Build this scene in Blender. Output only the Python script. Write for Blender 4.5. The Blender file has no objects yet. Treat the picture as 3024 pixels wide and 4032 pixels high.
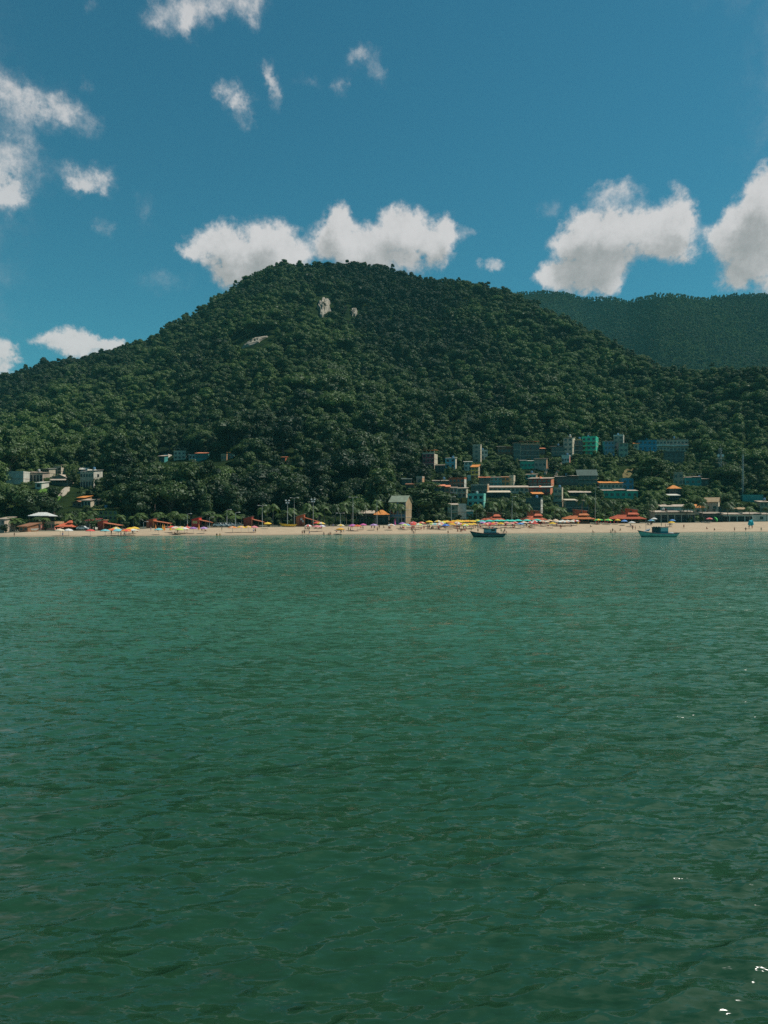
import bpy, math, random
import numpy as np
from mathutils import Vector, Matrix
R = math.radians
random.seed(7); rng = np.random.RandomState(11)
S = bpy.context.scene
COL = S.collection
# ------------------------------------------------------------------ camera model
F = 2912.0; CXP = 1512.0; HYP = 2048.0; CAMH = 5.0
CROP = {'A': 0, 'B': 450, 'C': 900, 'D': 1350, 'E': 1800, 'F': 2200, 'G': 2524}
K = 1659 / 500.0
def P(c, zx, zy): return CROP[c] + zx / K, 1700 + zy / K
def at(px, py, Y): return Vector(((px - CXP) / F * Y, Y, CAMH - (py - HYP) / F * Y))
def pxof(v): return CXP + F * v[0] / v[1], HYP - F * (v[2] - CAMH) / v[1]
# ------------------------------------------------------------------ terrain model
def shoreY(px):
    d = 56 - 10.5 * (np.clip(px, -2500, 5500) - 1512) / 1512
    return CAMH * F / d + 1.6 * np.sin(px / 90.0) + 0.8 * np.sin(px / 37.0 + 1)
BX = [-1500, 0, 100, 480, 600, 1000, 1240, 1500, 1750, 2300, 2700, 3024, 4500]
BY = [2120, 2101, 2093, 2089, 2080, 2076, 2074, 2069, 2065, 2063, 2059, 2054, 2050]
def backY(px): return shoreY(px) + 40
def backZ(px): return CAMH - (np.interp(px, BX, BY) - HYP) / F * backY(px)
def footY(px): return backY(px) + 38
def footZ(px): return backZ(px) + 0.6
RX = [-1500, -600, 0, 91, 191, 292, 456, 583, 656, 729, 784, 848, 911, 966, 1030, 1075, 1230, 1349, 1458, 1567, 1667, 1822, 1968, 2113, 2168, 2287, 2378, 2469, 2560, 2624, 2700, 2861, 3024, 3500, 4600]
RY = [1880, 1690, 1478, 1447, 1419, 1406, 1365, 1330, 1275, 1248, 1218, 1166, 1128, 1088, 1052, 1033, 1034, 1030, 1036, 1056, 1084, 1094, 1130, 1182, 1212, 1268, 1316, 1364, 1408, 1442, 1452, 1442, 1434, 1460, 1600]
DX = [-1500, 0, 1000, 1500, 2000, 2624, 3024, 4600]
DY = [800, 840, 930, 960, 880, 700, 610, 600]
def ridgeY(px): return np.interp(px, DX, DY)
def ridgeT(px):
    return (HYP - (np.interp(px, RX, RY) + 9.5 * F / ridgeY(px))) / F
FX = [-1500, 1200, 1800, 2022, 2132, 2223, 2287, 2332, 2423, 2478, 2524, 2587, 2679, 2779, 2879, 3024, 3600, 4600]
FY = [1700, 1500, 1260, 1150, 1140, 1142, 1162, 1165, 1162, 1176, 1162, 1149, 1152, 1165, 1153, 1150, 1180, 1300]
def farR(px): return np.interp(px, [2300, 2600], [2350, 1900])
def farT(px): return (HYP - (np.interp(px, FX, FY) + 9 * F / farR(px))) / F
_w = [(rng.uniform(.006, .05), rng.uniform(0, 6.28), rng.uniform(0, 6.28)) for _ in range(14)]
def lumps(X, Y):
    o = 0
    for k, a, p in _w:
        o = o + (0.045 / k) * np.sin(k * (X * np.cos(a) + Y * np.sin(a)) + p)
    return o * 0.95
def terr(X, Y):
    X = np.asarray(X, float); Y = np.asarray(Y, float)
    px = CXP + F * X / Y
    ys, yb, yf, yr = shoreY(px), backY(px), footY(px), ridgeY(px)
    zb, zf = backZ(px), footZ(px)
    t = np.clip((Y - ys) / (yb - ys), -1, 1)
    z = np.where(Y < ys, -0.1 * (ys - Y), zb * np.maximum(t, 0) ** 0.85)
    z = np.where(Y > yb, zb + 0.6 * (Y - yb) / (yf - yb), z)
    s = np.clip((Y - yf) / (yr - yf), 0, 1)
    tf = (zf - CAMH) / yf
    T = tf + (ridgeT(px) - tf) * s ** 0.82
    zh = CAMH + Y * T + lumps(X, Y) * np.clip(s * 5, 0, 1) * np.clip((1 - s) * 5, 0.04, 1)
    zr = CAMH + yr * ridgeT(px)
    zh = np.where(Y > yr, np.maximum(zr - 0.5 * (Y - yr), 12), zh)
    fr = farR(px)
    g = np.clip((Y - 900) / (fr - 900), 0, 1) ** 0.9
    z2 = CAMH + Y * farT(px) * g + 3.6 * lumps(X * .6, Y * .6) * np.clip((1 - g) * 4, 0.1, 1) * g
    z2 = np.where(Y > fr, CAMH + fr * farT(px) - 0.4 * (Y - fr), z2)
    zh = np.where(Y > 880, np.maximum(zh, z2), zh)
    return np.where(Y > yf, zh, z)
def gz(x, y): return float(terr(x, y))
def hit(px, py, lo=0.0):
    y0 = float(shoreY(px)) - 25
    Ys = np.arange(max(y0, lo), 1400, 0.4)
    z = terr((px - CXP) / F * Ys, Ys); zr = CAMH - (py - HYP) / F * Ys
    i = np.argmax(z >= zr)
    if not (z >= zr).any(): return float(ridgeY(px)) * .98
    return float(Ys[i])
# ------------------------------------------------------------------ mesh helper
class MB:
    def __init__(s): s.v = []; s.f = []; s.m = []
    def add(s, vs, fs, m=0):
        o = len(s.v); s.v += [tuple(v) for v in vs]
        for f in fs: s.f.append(tuple(i + o for i in f)); s.m.append(m)
    def box(s, x0, x1, y0, y1, z0, z1, m=0):
        s.add([(x0,y0,z0),(x1,y0,z0),(x1,y1,z0),(x0,y1,z0),(x0,y0,z1),(x1,y0,z1),(x1,y1,z1),(x0,y1,z1)],
              [(0,3,2,1),(4,5,6,7),(0,1,5,4),(1,2,6,5),(2,3,7,6),(3,0,4,7)], m)
    def prism(s, poly, y0, y1, m=0):   # poly in xz, extruded along y
        n = len(poly)
        s.add([(x, y0, z) for x, z in poly] + [(x, y1, z) for x, z in poly],
              [tuple(range(n)), tuple(range(2*n-1, n-1, -1))] + [(i, i+n, (i+1) % n + n, (i+1) % n) for i in range(n)], m)
    def xprism(s, poly, x0, x1, m=0):  # poly in yz, extruded along x
        n = len(poly)
        s.add([(x0, y, z) for y, z in poly] + [(x1, y, z) for y, z in poly],
              [tuple(range(n-1, -1, -1)), tuple(range(n, 2*n))] + [(i, (i+1) % n, (i+1) % n + n, i+n) for i in range(n)], m)
    def tube(s, pts, rad, n=6, m=0, cap=True):
        pts = [Vector(p) for p in pts]; rings = []
        if not hasattr(rad, '__len__'): rad = [rad] * len(pts)
        o = len(s.v)
        for i, p in enumerate(pts):
            d = (pts[min(i+1, len(pts)-1)] - pts[max(i-1, 0)]).normalized()
            u = d.cross(Vector((0, 1, 0)) if abs(d.y) < .9 else Vector((1, 0, 0))).normalized(); w = d.cross(u)
            for k in range(n):
                a = 2*math.pi*k/n; s.v.append(tuple(p + (u*math.cos(a) + w*math.sin(a)) * rad[i]))
        for i in range(len(pts)-1):
            for k in range(n):
                s.f.append((o+i*n+k, o+i*n+(k+1) % n, o+(i+1)*n+(k+1) % n, o+(i+1)*n+k)); s.m.append(m)
        if cap:
            s.f.append(tuple(o+k for k in range(n-1, -1, -1))); s.m.append(m)
            s.f.append(tuple(o+(len(pts)-1)*n+k for k in range(n))); s.m.append(m)
    def ball(s, c, rx, ry, rz, n=8, r=5, m=0):
        o = len(s.v)
        for i in range(r+1):
            a = math.pi*i/r
            for k in range(n):
                b = 2*math.pi*k/n
                s.v.append((c[0]+rx*math.sin(a)*math.cos(b), c[1]+ry*math.sin(a)*math.sin(b), c[2]+rz*math.cos(a)))
        for i in range(r):
            for k in range(n):
                s.f.append((o+i*n+k, o+(i+1)*n+k, o+(i+1)*n+(k+1) % n, o+i*n+(k+1) % n)); s.m.append(m)
    def mesh(s, name, mats):
        me = bpy.data.meshes.new(name); me.from_pydata(s.v, [], s.f)
        if not isinstance(mats, (list, tuple)): mats = [mats]
        for m in mats: me.materials.append(m)
        if len(mats) > 1: me.polygons.foreach_set('material_index', s.m)
        me.update(); return me
    def build(s, name, mats, parent=None, smooth=False):
        me = s.mesh(name, mats)
        if smooth: me.polygons.foreach_set('use_smooth', [True]*len(me.polygons))
        return link(name, me, parent)
def link(name, me, parent=None):
    o = bpy.data.objects.new(name, me); COL.objects.link(o)
    if parent: o.parent = parent
    return o
def tag(o, label=None, cat=None, group=None, kind=None):
    if label: o['label'] = label
    if cat: o['category'] = cat
    if group: o['group'] = group
    if kind: o['kind'] = kind
    return o
def empty(name, loc, rz=0):
    o = bpy.data.objects.new(name, None); COL.objects.link(o)
    o.location = loc; o.rotation_euler = (0, 0, rz); o.empty_display_size = .3; return o
def copy_tree(o, parent=None):
    c = o.copy(); COL.objects.link(c)
    if parent: c.parent = parent
    for ch in list(o.children): copy_tree(ch, c)
    return c
# ------------------------------------------------------------------ materials
def newmat(name):
    m = bpy.data.materials.new(name); m.use_nodes = True
    nt = m.node_tree; b = nt.nodes['Principled BSDF']
    return m, nt, nt.nodes, nt.links, b
_pc = {}
def paint(rgb, rough=.8, grime=.35, scale=.6, metal=0):
    k = (tuple(round(c, 3) for c in rgb), rough, grime, scale, metal)
    if k in _pc: return _pc[k]
    m, nt, N, L, b = newmat('paint')
    b.inputs['Roughness'].default_value = rough; b.inputs['Metallic'].default_value = metal
    b.inputs['Specular IOR Level'].default_value = .25
    tc = N.new('ShaderNodeTexCoord'); n = N.new('ShaderNodeTexNoise'); n.inputs['Scale'].default_value = scale
    n.inputs['Detail'].default_value = 6; n.inputs['Roughness'].default_value = .7
    mp = N.new('ShaderNodeMapping'); mp.inputs['Scale'].default_value = (1, 1, .45)
    L.new(tc.outputs['Object'], mp.inputs['Vector']); L.new(mp.outputs['Vector'], n.inputs['Vector'])
    r = N.new('ShaderNodeValToRGB'); r.color_ramp.elements[0].position = .33; r.color_ramp.elements[1].position = .62
    d = 1 - grime
    r.color_ramp.elements[0].color = (rgb[0]*d, rgb[1]*d*.98, rgb[2]*d*.94, 1); r.color_ramp.elements[1].color = (*rgb, 1)
    L.new(n.outputs['Fac'], r.inputs['Fac']); L.new(r.outputs['Color'], b.inputs['Base Color'])
    _pc[k] = m; return m
def glassmat():
    m, nt, N, L, b = newmat('window_glass')
    b.inputs['Base Color'].default_value = (.012, .016, .018, 1); b.inputs['Roughness'].default_value = .12
    return m
GLASS = glassmat()
def foliage(name, src, dark, light, trans=.2):
    m, nt, N, L, b = newmat(name); N.remove(b)
    out = N['Material Output']
    if src == 'inst':
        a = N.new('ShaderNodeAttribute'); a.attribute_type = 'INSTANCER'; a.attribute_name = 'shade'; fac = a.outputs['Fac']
    elif src == 'obj':
        oi = N.new('ShaderNodeObjectInfo'); sp = N.new('ShaderNodeSeparateColor')
        L.new(oi.outputs['Color'], sp.inputs['Color']); fac = sp.outputs['Red']
    else: fac = None
    tc = N.new('ShaderNodeTexCoord'); n = N.new('ShaderNodeTexNoise'); n.inputs['Scale'].default_value = .5; n.inputs['Detail'].default_value = 3
    L.new(tc.outputs['Object'], n.inputs['Vector'])
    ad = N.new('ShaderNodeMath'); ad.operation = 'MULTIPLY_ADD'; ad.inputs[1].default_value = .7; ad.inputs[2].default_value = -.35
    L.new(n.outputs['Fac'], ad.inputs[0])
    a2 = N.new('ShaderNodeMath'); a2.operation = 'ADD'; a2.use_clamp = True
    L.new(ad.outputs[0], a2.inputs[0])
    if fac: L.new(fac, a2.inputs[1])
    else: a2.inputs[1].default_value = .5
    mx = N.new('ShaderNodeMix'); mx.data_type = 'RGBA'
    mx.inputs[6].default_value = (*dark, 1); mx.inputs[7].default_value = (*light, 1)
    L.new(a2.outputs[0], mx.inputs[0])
    d = N.new('ShaderNodeBsdfDiffuse'); t = N.new('ShaderNodeBsdfTranslucent'); g = N.new('ShaderNodeBsdfGlossy')
    g.inputs['Roughness'].default_value = .5; g.inputs['Color'].default_value = (.8, .85, .8, 1)
    L.new(mx.outputs[2], d.inputs['Color'])
    br = N.new('ShaderNodeMix'); br.data_type = 'RGBA'; br.blend_type = 'MULTIPLY'; br.inputs[0].default_value = 1
    br.inputs[7].default_value = (1.3, 1.45, .7, 1); L.new(mx.outputs[2], br.inputs[6]); L.new(br.outputs[2], t.inputs['Color'])
    m1 = N.new('ShaderNodeMixShader'); m1.inputs[0].default_value = trans
    L.new(d.outputs[0], m1.inputs[1]); L.new(t.outputs[0], m1.inputs[2])
    m2 = N.new('ShaderNodeMixShader'); m2.inputs[0].default_value = .03
    L.new(m1.outputs[0], m2.inputs[1]); L.new(g.outputs[0], m2.inputs[2]); L.new(m2.outputs[0], out.inputs['Surface'])
    return m
DARKF, LIGHTF = (.009, .026, .011), (.108, .166, .040)
FOL_OBJ = foliage('foliage', 'obj', DARKF, LIGHTF)
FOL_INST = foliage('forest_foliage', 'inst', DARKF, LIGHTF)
BARK = paint((.12, .1, .08), .9, .4, 2)
PALMBARK = paint((.25, .22, .18), .9, .4, 2)
WHITE = paint((.66, .65, .61), .7, .25)
CONC = paint((.33, .33, .31), .9, .4)
METAL = paint((.3, .31, .32), .5, .2)
POLE = paint((.5, .5, .48), .5, .15)
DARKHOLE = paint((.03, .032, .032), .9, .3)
TILE = paint((.62, .2, .085), .85, .35, 1.2)
# ------------------------------------------------------------------ setting
def grid_mesh(name, Xs, Ys, Zs, mat, smooth=True):
    nr, nc = Xs.shape
    me = bpy.data.meshes.new(name)
    co = np.stack([Xs, Ys, Zs], -1).reshape(-1, 3).astype(np.float32)
    i = np.arange(nr*nc).reshape(nr, nc)
    q = np.stack([i[:-1, :-1], i[:-1, 1:], i[1:, 1:], i[1:, :-1]], -1).reshape(-1, 4).astype(np.int32)
    me.vertices.add(len(co)); me.vertices.foreach_set('co', co.ravel())
    me.loops.add(q.size); me.loops.foreach_set('vertex_index', q.ravel())
    me.polygons.add(len(q)); me.polygons.foreach_set('loop_start', np.arange(0, q.size, 4, dtype=np.int32))
    me.polygons.foreach_set('loop_total', np.full(len(q), 4, dtype=np.int32))
    me.polygons.foreach_set('use_smooth', np.full(len(q), smooth))
    me.materials.append(mat); me.update(calc_edges=True); me.validate()
    return link(name, me)
# sand
m, nt, N, L, b = newmat('sand')
geo = N.new('ShaderNodeNewGeometry'); sx = N.new('ShaderNodeSeparateXYZ'); L.new(geo.outputs['Position'], sx.inputs[0])
n = N.new('ShaderNodeTexNoise'); n.inputs['Scale'].default_value = .35; n.inputs['Detail'].default_value = 8; n.inputs['Roughness'].default_value = .7
L.new(geo.outputs['Position'], n.inputs['Vector'])
r = N.new('ShaderNodeValToRGB'); r.color_ramp.elements[0].position = .3; r.color_ramp.elements[1].position = .7
r.color_ramp.elements[0].color = (.36, .262, .165, 1); r.color_ramp.elements[1].color = (.5, .375, .245, 1); L.new(n.outputs['Fac'], r.inputs['Fac'])
mr = N.new('ShaderNodeMapRange'); mr.inputs['From Min'].default_value = .1; mr.inputs['From Max'].default_value = .42; L.new(sx.outputs['Z'], mr.inputs['Value'])
mx = N.new('ShaderNodeMix'); mx.data_type = 'RGBA'; mx.inputs[6].default_value = (.3, .22, .14, 1)
L.new(mr.outputs[0], mx.inputs[0]); L.new(r.outputs['Color'], mx.inputs[7]); L.new(mx.outputs[2], b.inputs['Base Color'])
b.inputs['Roughness'].default_value = .95
bp = N.new('ShaderNodeBump'); bp.inputs['Strength'].default_value = .5; bp.inputs['Distance'].default_value = .3; L.new(n.outputs['Fac'], bp.inputs['Height']); L.new(bp.outputs[0], b.inputs['Normal'])
SAND = m
def sheet(name, lo, hi, rows, mat, cols=520, geom=False):
    px = np.linspace(-2400, 5400, cols)
    t = np.linspace(0, 1, rows)
    if geom: t = (np.exp(t*2.2) - 1) / (math.exp(2.2) - 1)
    Y = lo(px)[None, :] + (hi(px) - lo(px))[None, :] * t[:, None]
    X = (px[None, :] - CXP) / F * Y
    return grid_mesh(name, X, Y, terr(X, np.minimum(Y, 1e9)), mat)
tag(sheet('beach', lambda p: shoreY(p) - 28, backY, 60, SAND), kind='structure')
m, nt, N, L, b = newmat('promenade_ground')
n = N.new('ShaderNodeTexNoise'); n.inputs['Scale'].default_value = .5; n.inputs['Detail'].default_value = 6
geo = N.new('ShaderNodeNewGeometry'); L.new(geo.outputs['Position'], n.inputs['Vector'])
r = N.new('ShaderNodeValToRGB'); r.color_ramp.elements[0].color = (.05, .07, .03, 1); r.color_ramp.elements[1].color = (.2, .17, .12, 1); L.new(n.outputs['Fac'], r.inputs['Fac']); L.new(r.outputs['Color'], b.inputs['Base Color'])
b.inputs['Roughness'].default_value = .95
tag(sheet('promenade', backY, footY, 24, m), kind='structure')
m, nt, N, L, b = newmat('forest_floor')
n = N.new('ShaderNodeTexNoise'); n.inputs['Scale'].default_value = .12; n.inputs['Detail'].default_value = 9
geo = N.new('ShaderNodeNewGeometry'); L.new(geo.outputs['Position'], n.inputs['Vector'])
r = N.new('ShaderNodeValToRGB'); r.color_ramp.elements[0].position = .35; r.color_ramp.elements[1].position = .7
r.color_ramp.elements[0].color = (.01, .018, .009, 1); r.color_ramp.elements[1].color = (.03, .048, .016, 1); L.new(n.outputs['Fac'], r.inputs['Fac']); L.new(r.outputs['Color'], b.inputs['Base Color'])
b.inputs['Roughness'].default_value = 1; b.inputs['Specular IOR Level'].default_value = 0
tag(sheet('hillside', footY, lambda p: p*0 + 2600, 300, m, geom=True), kind='structure')
# ------------------------------------------------------------------ water
def make_water():
    m, nt, N, L, b = newmat('sea_water')
    b.inputs['IOR'].default_value = 1.33; b.inputs['Roughness'].default_value = .09
    geo = N.new('ShaderNodeNewGeometry')
    # body colour: green sea with murky patches, paler toward the beach
    n = N.new('ShaderNodeTexNoise'); n.inputs['Scale'].default_value = .045; n.inputs['Detail'].default_value = 4
    L.new(geo.outputs['Position'], n.inputs['Vector'])
    r = N.new('ShaderNodeValToRGB'); r.color_ramp.elements[0].position = .3; r.color_ramp.elements[1].position = .7
    r.color_ramp.elements[0].color = (.82, .85, .78, 1); r.color_ramp.elements[1].color = (1.12, 1.1, 1.12, 1)
    L.new(n.outputs['Fac'], r.inputs['Fac'])
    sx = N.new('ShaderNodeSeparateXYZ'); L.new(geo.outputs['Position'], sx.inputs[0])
    # paler with distance: sky sheen painted in, plus sand stirred up off the beach
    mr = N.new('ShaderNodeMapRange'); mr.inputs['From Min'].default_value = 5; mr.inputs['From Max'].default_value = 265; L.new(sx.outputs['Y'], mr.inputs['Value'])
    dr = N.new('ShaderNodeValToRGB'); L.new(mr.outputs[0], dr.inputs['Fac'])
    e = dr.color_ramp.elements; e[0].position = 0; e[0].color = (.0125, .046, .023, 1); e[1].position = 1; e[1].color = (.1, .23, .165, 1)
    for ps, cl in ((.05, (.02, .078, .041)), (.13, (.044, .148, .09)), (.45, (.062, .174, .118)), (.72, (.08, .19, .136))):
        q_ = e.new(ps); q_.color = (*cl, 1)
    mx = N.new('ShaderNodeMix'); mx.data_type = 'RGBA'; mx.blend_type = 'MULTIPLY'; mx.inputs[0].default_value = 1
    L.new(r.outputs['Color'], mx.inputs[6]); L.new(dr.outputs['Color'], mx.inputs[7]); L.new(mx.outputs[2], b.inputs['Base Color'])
    # wind ripples finer than the mesh: slopes from stretched noise
    def slope(scale, st, amp, rot):
        mp = N.new('ShaderNodeMapping'); mp.inputs['Scale'].default_value = (scale*st, scale, scale); mp.inputs['Rotation'].default_value = (0, 0, R(rot))
        L.new(geo.outputs['Position'], mp.inputs['Vector'])
        t = N.new('ShaderNodeTexNoise'); t.inputs['Scale'].default_value = 1; t.inputs['Detail'].default_value = 3; t.inputs['Roughness'].default_value = .6
        L.new(mp.outputs['Vector'], t.inputs['Vector'])
        s = N.new('ShaderNodeVectorMath'); s.operation = 'SUBTRACT'; s.inputs[1].default_value = (.5, .5, .5); L.new(t.outputs['Color'], s.inputs[0])
        # mostly flat water broken by short steep wavelets: slope grows with the square of the noise
        ab = N.new('ShaderNodeVectorMath'); ab.operation = 'ABSOLUTE'; L.new(s.outputs[0], ab.inputs[0])
        sq = N.new('ShaderNodeVectorMath'); sq.operation = 'MULTIPLY'; L.new(s.outputs[0], sq.inputs[0]); L.new(ab.outputs[0], sq.inputs[1])
        k = N.new('ShaderNodeVectorMath'); k.operation = 'MULTIPLY'; k.inputs[1].default_value = (amp*.55, amp, 0); L.new(sq.outputs[0], k.inputs[0])
        mn = N.new('ShaderNodeVectorMath'); mn.operation = 'MINIMUM'; mn.inputs[1].default_value = (.4, .4, 0); L.new(k.outputs[0], mn.inputs[0])
        mxx = N.new('ShaderNodeVectorMath'); mxx.operation = 'MAXIMUM'; mxx.inputs[1].default_value = (-.4, -.4, 0); L.new(mn.outputs[0], mxx.inputs[0])
        return mxx.outputs[0]
    a = slope(4.6, .3, 21, 16); c = slope(8.0, .33, 13, -14)
    # patchiness of the ripples (gusts)
    g = N.new('ShaderNodeTexNoise'); g.inputs['Scale'].default_value = .09; g.inputs['Detail'].default_value = 3
    mg = N.new('ShaderNodeMapping'); mg.inputs['Scale'].default_value = (.5, 1, 1); mg.inputs['Rotation'].default_value = (0, 0, R(18)); L.new(geo.outputs['Position'], mg.inputs['Vector']); L.new(mg.outputs[0], g.inputs['Vector'])
    gr = N.new('ShaderNodeMapRange'); gr.inputs['From Min'].default_value = .3; gr.inputs['From Max'].default_value = .7; gr.inputs['To Min'].default_value = .2; gr.inputs['To Max'].default_value = 1.9; L.new(g.outputs['Fac'], gr.inputs['Value'])
    d_ = slope(1.3, .3, 7, 22); s0 = N.new('ShaderNodeVectorMath'); s0.operation = 'ADD'; L.new(a, s0.inputs[0]); L.new(d_, s0.inputs[1])
    s1 = N.new('ShaderNodeVectorMath'); s1.operation = 'ADD'; L.new(s0.outputs[0], s1.inputs[0]); L.new(c, s1.inputs[1])
    s2 = N.new('ShaderNodeVectorMath'); s2.operation = 'SCALE'; L.new(s1.outputs[0], s2.inputs[0]); L.new(gr.outputs[0], s2.inputs['Scale'])
    # open water is choppier than the lee close to the viewpoint
    ch = N.new('ShaderNodeMapRange'); ch.inputs['From Min'].default_value = 6; ch.inputs['From Max'].default_value = 200; ch.inputs['To Min'].default_value = .8; ch.inputs['To Max'].default_value = 1.7; L.new(sx.outputs['Y'], ch.inputs['Value'])
    s25 = N.new('ShaderNodeVectorMath'); s25.operation = 'SCALE'; L.new(s2.outputs[0], s25.inputs[0]); L.new(ch.outputs[0], s25.inputs['Scale'])
    s3 = N.new('ShaderNodeVectorMath'); s3.operation = 'ADD'; L.new(geo.outputs['Normal'], s3.inputs[0]); L.new(s25.outputs[0], s3.inputs[1])
    s4 = N.new('ShaderNodeVectorMath'); s4.operation = 'NORMALIZE'; L.new(s3.outputs[0], s4.inputs[0]); L.new(s4.outputs[0], b.inputs['Normal'])
    u = np.concatenate([np.linspace(-1.6, -.64, 12), np.linspace(-.62, .62, 620), np.linspace(.64, 1.6, 12)])
    Yv = np.exp(np.linspace(math.log(4.2), math.log(560), 1300))
    U, Y = np.meshgrid(u, Yv); X = U * Y
    dx = Y * (1.24/619); dy = Y * (math.log(560/4.2)/1299)
    rw = np.random.RandomState(5); Z = np.zeros_like(X); DXX = np.zeros_like(X); DYY = np.zeros_like(X)
    n = 130
    for i in range(n):
        lam = .14 * (9 ** (rw.rand())) if i < 118 else rw.uniform(2.5, 7)
        a = R(-90 + rw.choice([-24, 20, 12]) + rw.normal(0, 22)); kx, ky = math.cos(a)*2*math.pi/lam, math.sin(a)*2*math.pi/lam
        amp = (.0042 * lam ** .95 if lam < 2.4 else .0036 * lam ** .8) * rw.uniform(.5, 1.4)
        dl = np.maximum(abs(math.cos(a))*dx, abs(math.sin(a))*dy)
        att = np.clip((lam/dl - 3) / 4, 0, 1)
        # slow envelope gives wave groups
        env = .55 + .65*np.sin(X*rw.uniform(-.12, .12) + Y*rw.uniform(-.2, .2) + rw.uniform(0, 6.28))
        ph = kx*X + ky*Y + rw.uniform(0, 6.28)
        A = amp*att*env
        Z += A*np.cos(ph); DXX -= A*math.cos(a)*np.sin(ph)*1.6; DYY -= A*math.sin(a)*np.sin(ph)*1.6
    edge = np.clip((np.abs(U) < .63).astype(float), 0, 1)
    drop = np.maximum(np.clip((5.6-Y)/1.3, 0, 1), np.clip((np.abs(U)-1.1)/.45, 0, 1))   # the rim dips under the wider sea
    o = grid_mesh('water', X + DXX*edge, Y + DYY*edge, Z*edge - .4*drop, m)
    tag(o, kind='structure')
    # the same sea carried on round and behind the viewpoint
    me = bpy.data.meshes.new('water_apron')
    bpy.context.view_layer.update()
    import bmesh
    bm = bmesh.new(); bm.from_mesh(o.data)
    def q(*p):
        vs = [bm.verts.new(v) for v in p]; f = bm.faces.new(vs); f.normal_update()
        if f.normal.z < 0: f.normal_flip()
    z = -.3; q((-900, -120, z), (900, -120, z), (900, 560, z), (-900, 560, z))
    bm.to_mesh(o.data); bm.free(); bpy.data.meshes.remove(me)
make_water()
# ------------------------------------------------------------------ light, sky, air, camera
SUN_AZ, SUN_EL = R(87), R(57)          # azimuth clockwise from +Y
sd = Vector((math.sin(SUN_AZ)*math.cos(SUN_EL), math.cos(SUN_AZ)*math.cos(SUN_EL), math.sin(SUN_EL)))
l = bpy.data.lights.new('sun', 'SUN'); l.energy = 4.2; l.angle = R(.5); l.color = (1, .95, .86)
lo = bpy.data.objects.new('sun', l); COL.objects.link(lo); lo.rotation_euler = sd.to_track_quat('Z', 'Y').to_euler(); lo.location = (100, -50, 300)
W = bpy.data.worlds.new('World'); S.world = W; W.use_nodes = True
N, L = W.node_tree.nodes, W.node_tree.links
bg = N['Background']; bg.inputs['Strength'].default_value = .1
sky = N.new('ShaderNodeTexSky'); sky.sky_type = 'NISHITA'; sky.sun_disc = False; sky.sun_elevation = SUN_EL; sky.sun_rotation = SUN_AZ
sky.air_density = 1.0; sky.dust_density = .35; sky.ozone_density = 2.5
def cloud_group(name, blobs):
    g = bpy.data.node_groups.new(name, 'ShaderNodeTree')
    g.interface.new_socket('V', in_out='INPUT', socket_type='NodeSocketVector')
    g.interface.new_socket('F', in_out='OUTPUT', socket_type='NodeSocketFloat')
    gn, gl = g.nodes, g.links; i = gn.new('NodeGroupInput'); o = gn.new('NodeGroupOutput'); acc = None
    k_ = 1.09 if name == 'cumulus_field' else 1.04
    for bl in blobs:
        px, py, rx, ry, amp = bl[:5]
        if len(bl) > 5: az, el, ix, iy = R(px), R(py), 1/R(rx), 1/R(ry)
        else:
            az = math.atan((px - CXP) / F); el = math.atan((HYP - py) / F * math.cos(az)); ix, iy = F / (rx*k_), F / (ry*k_)
        ma = gn.new('ShaderNodeVectorMath'); ma.operation = 'MULTIPLY_ADD'; ma.inputs[1].default_value = (ix, iy, 0); ma.inputs[2].default_value = (-az*ix, -el*iy, 0); gl.new(i.outputs[0], ma.inputs[0])
        d = gn.new('ShaderNodeVectorMath'); d.operation = 'DOT_PRODUCT'; gl.new(ma.outputs[0], d.inputs[0]); gl.new(ma.outputs[0], d.inputs[1])
        p = gn.new('ShaderNodeMath'); p.operation = 'POWER'; p.inputs[0].default_value = math.exp(-1); gl.new(d.outputs['Value'], p.inputs[1])
        s = gn.new('ShaderNodeMath'); s.operation = 'MULTIPLY_ADD'; s.inputs[1].default_value = amp; gl.new(p.outputs[0], s.inputs[0])
        if acc is not None: gl.new(acc, s.inputs[2])
        else: s.inputs[2].default_value = 0
        acc = s.outputs[0]
    gl.new(acc, o.inputs[0]); return g
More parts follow.
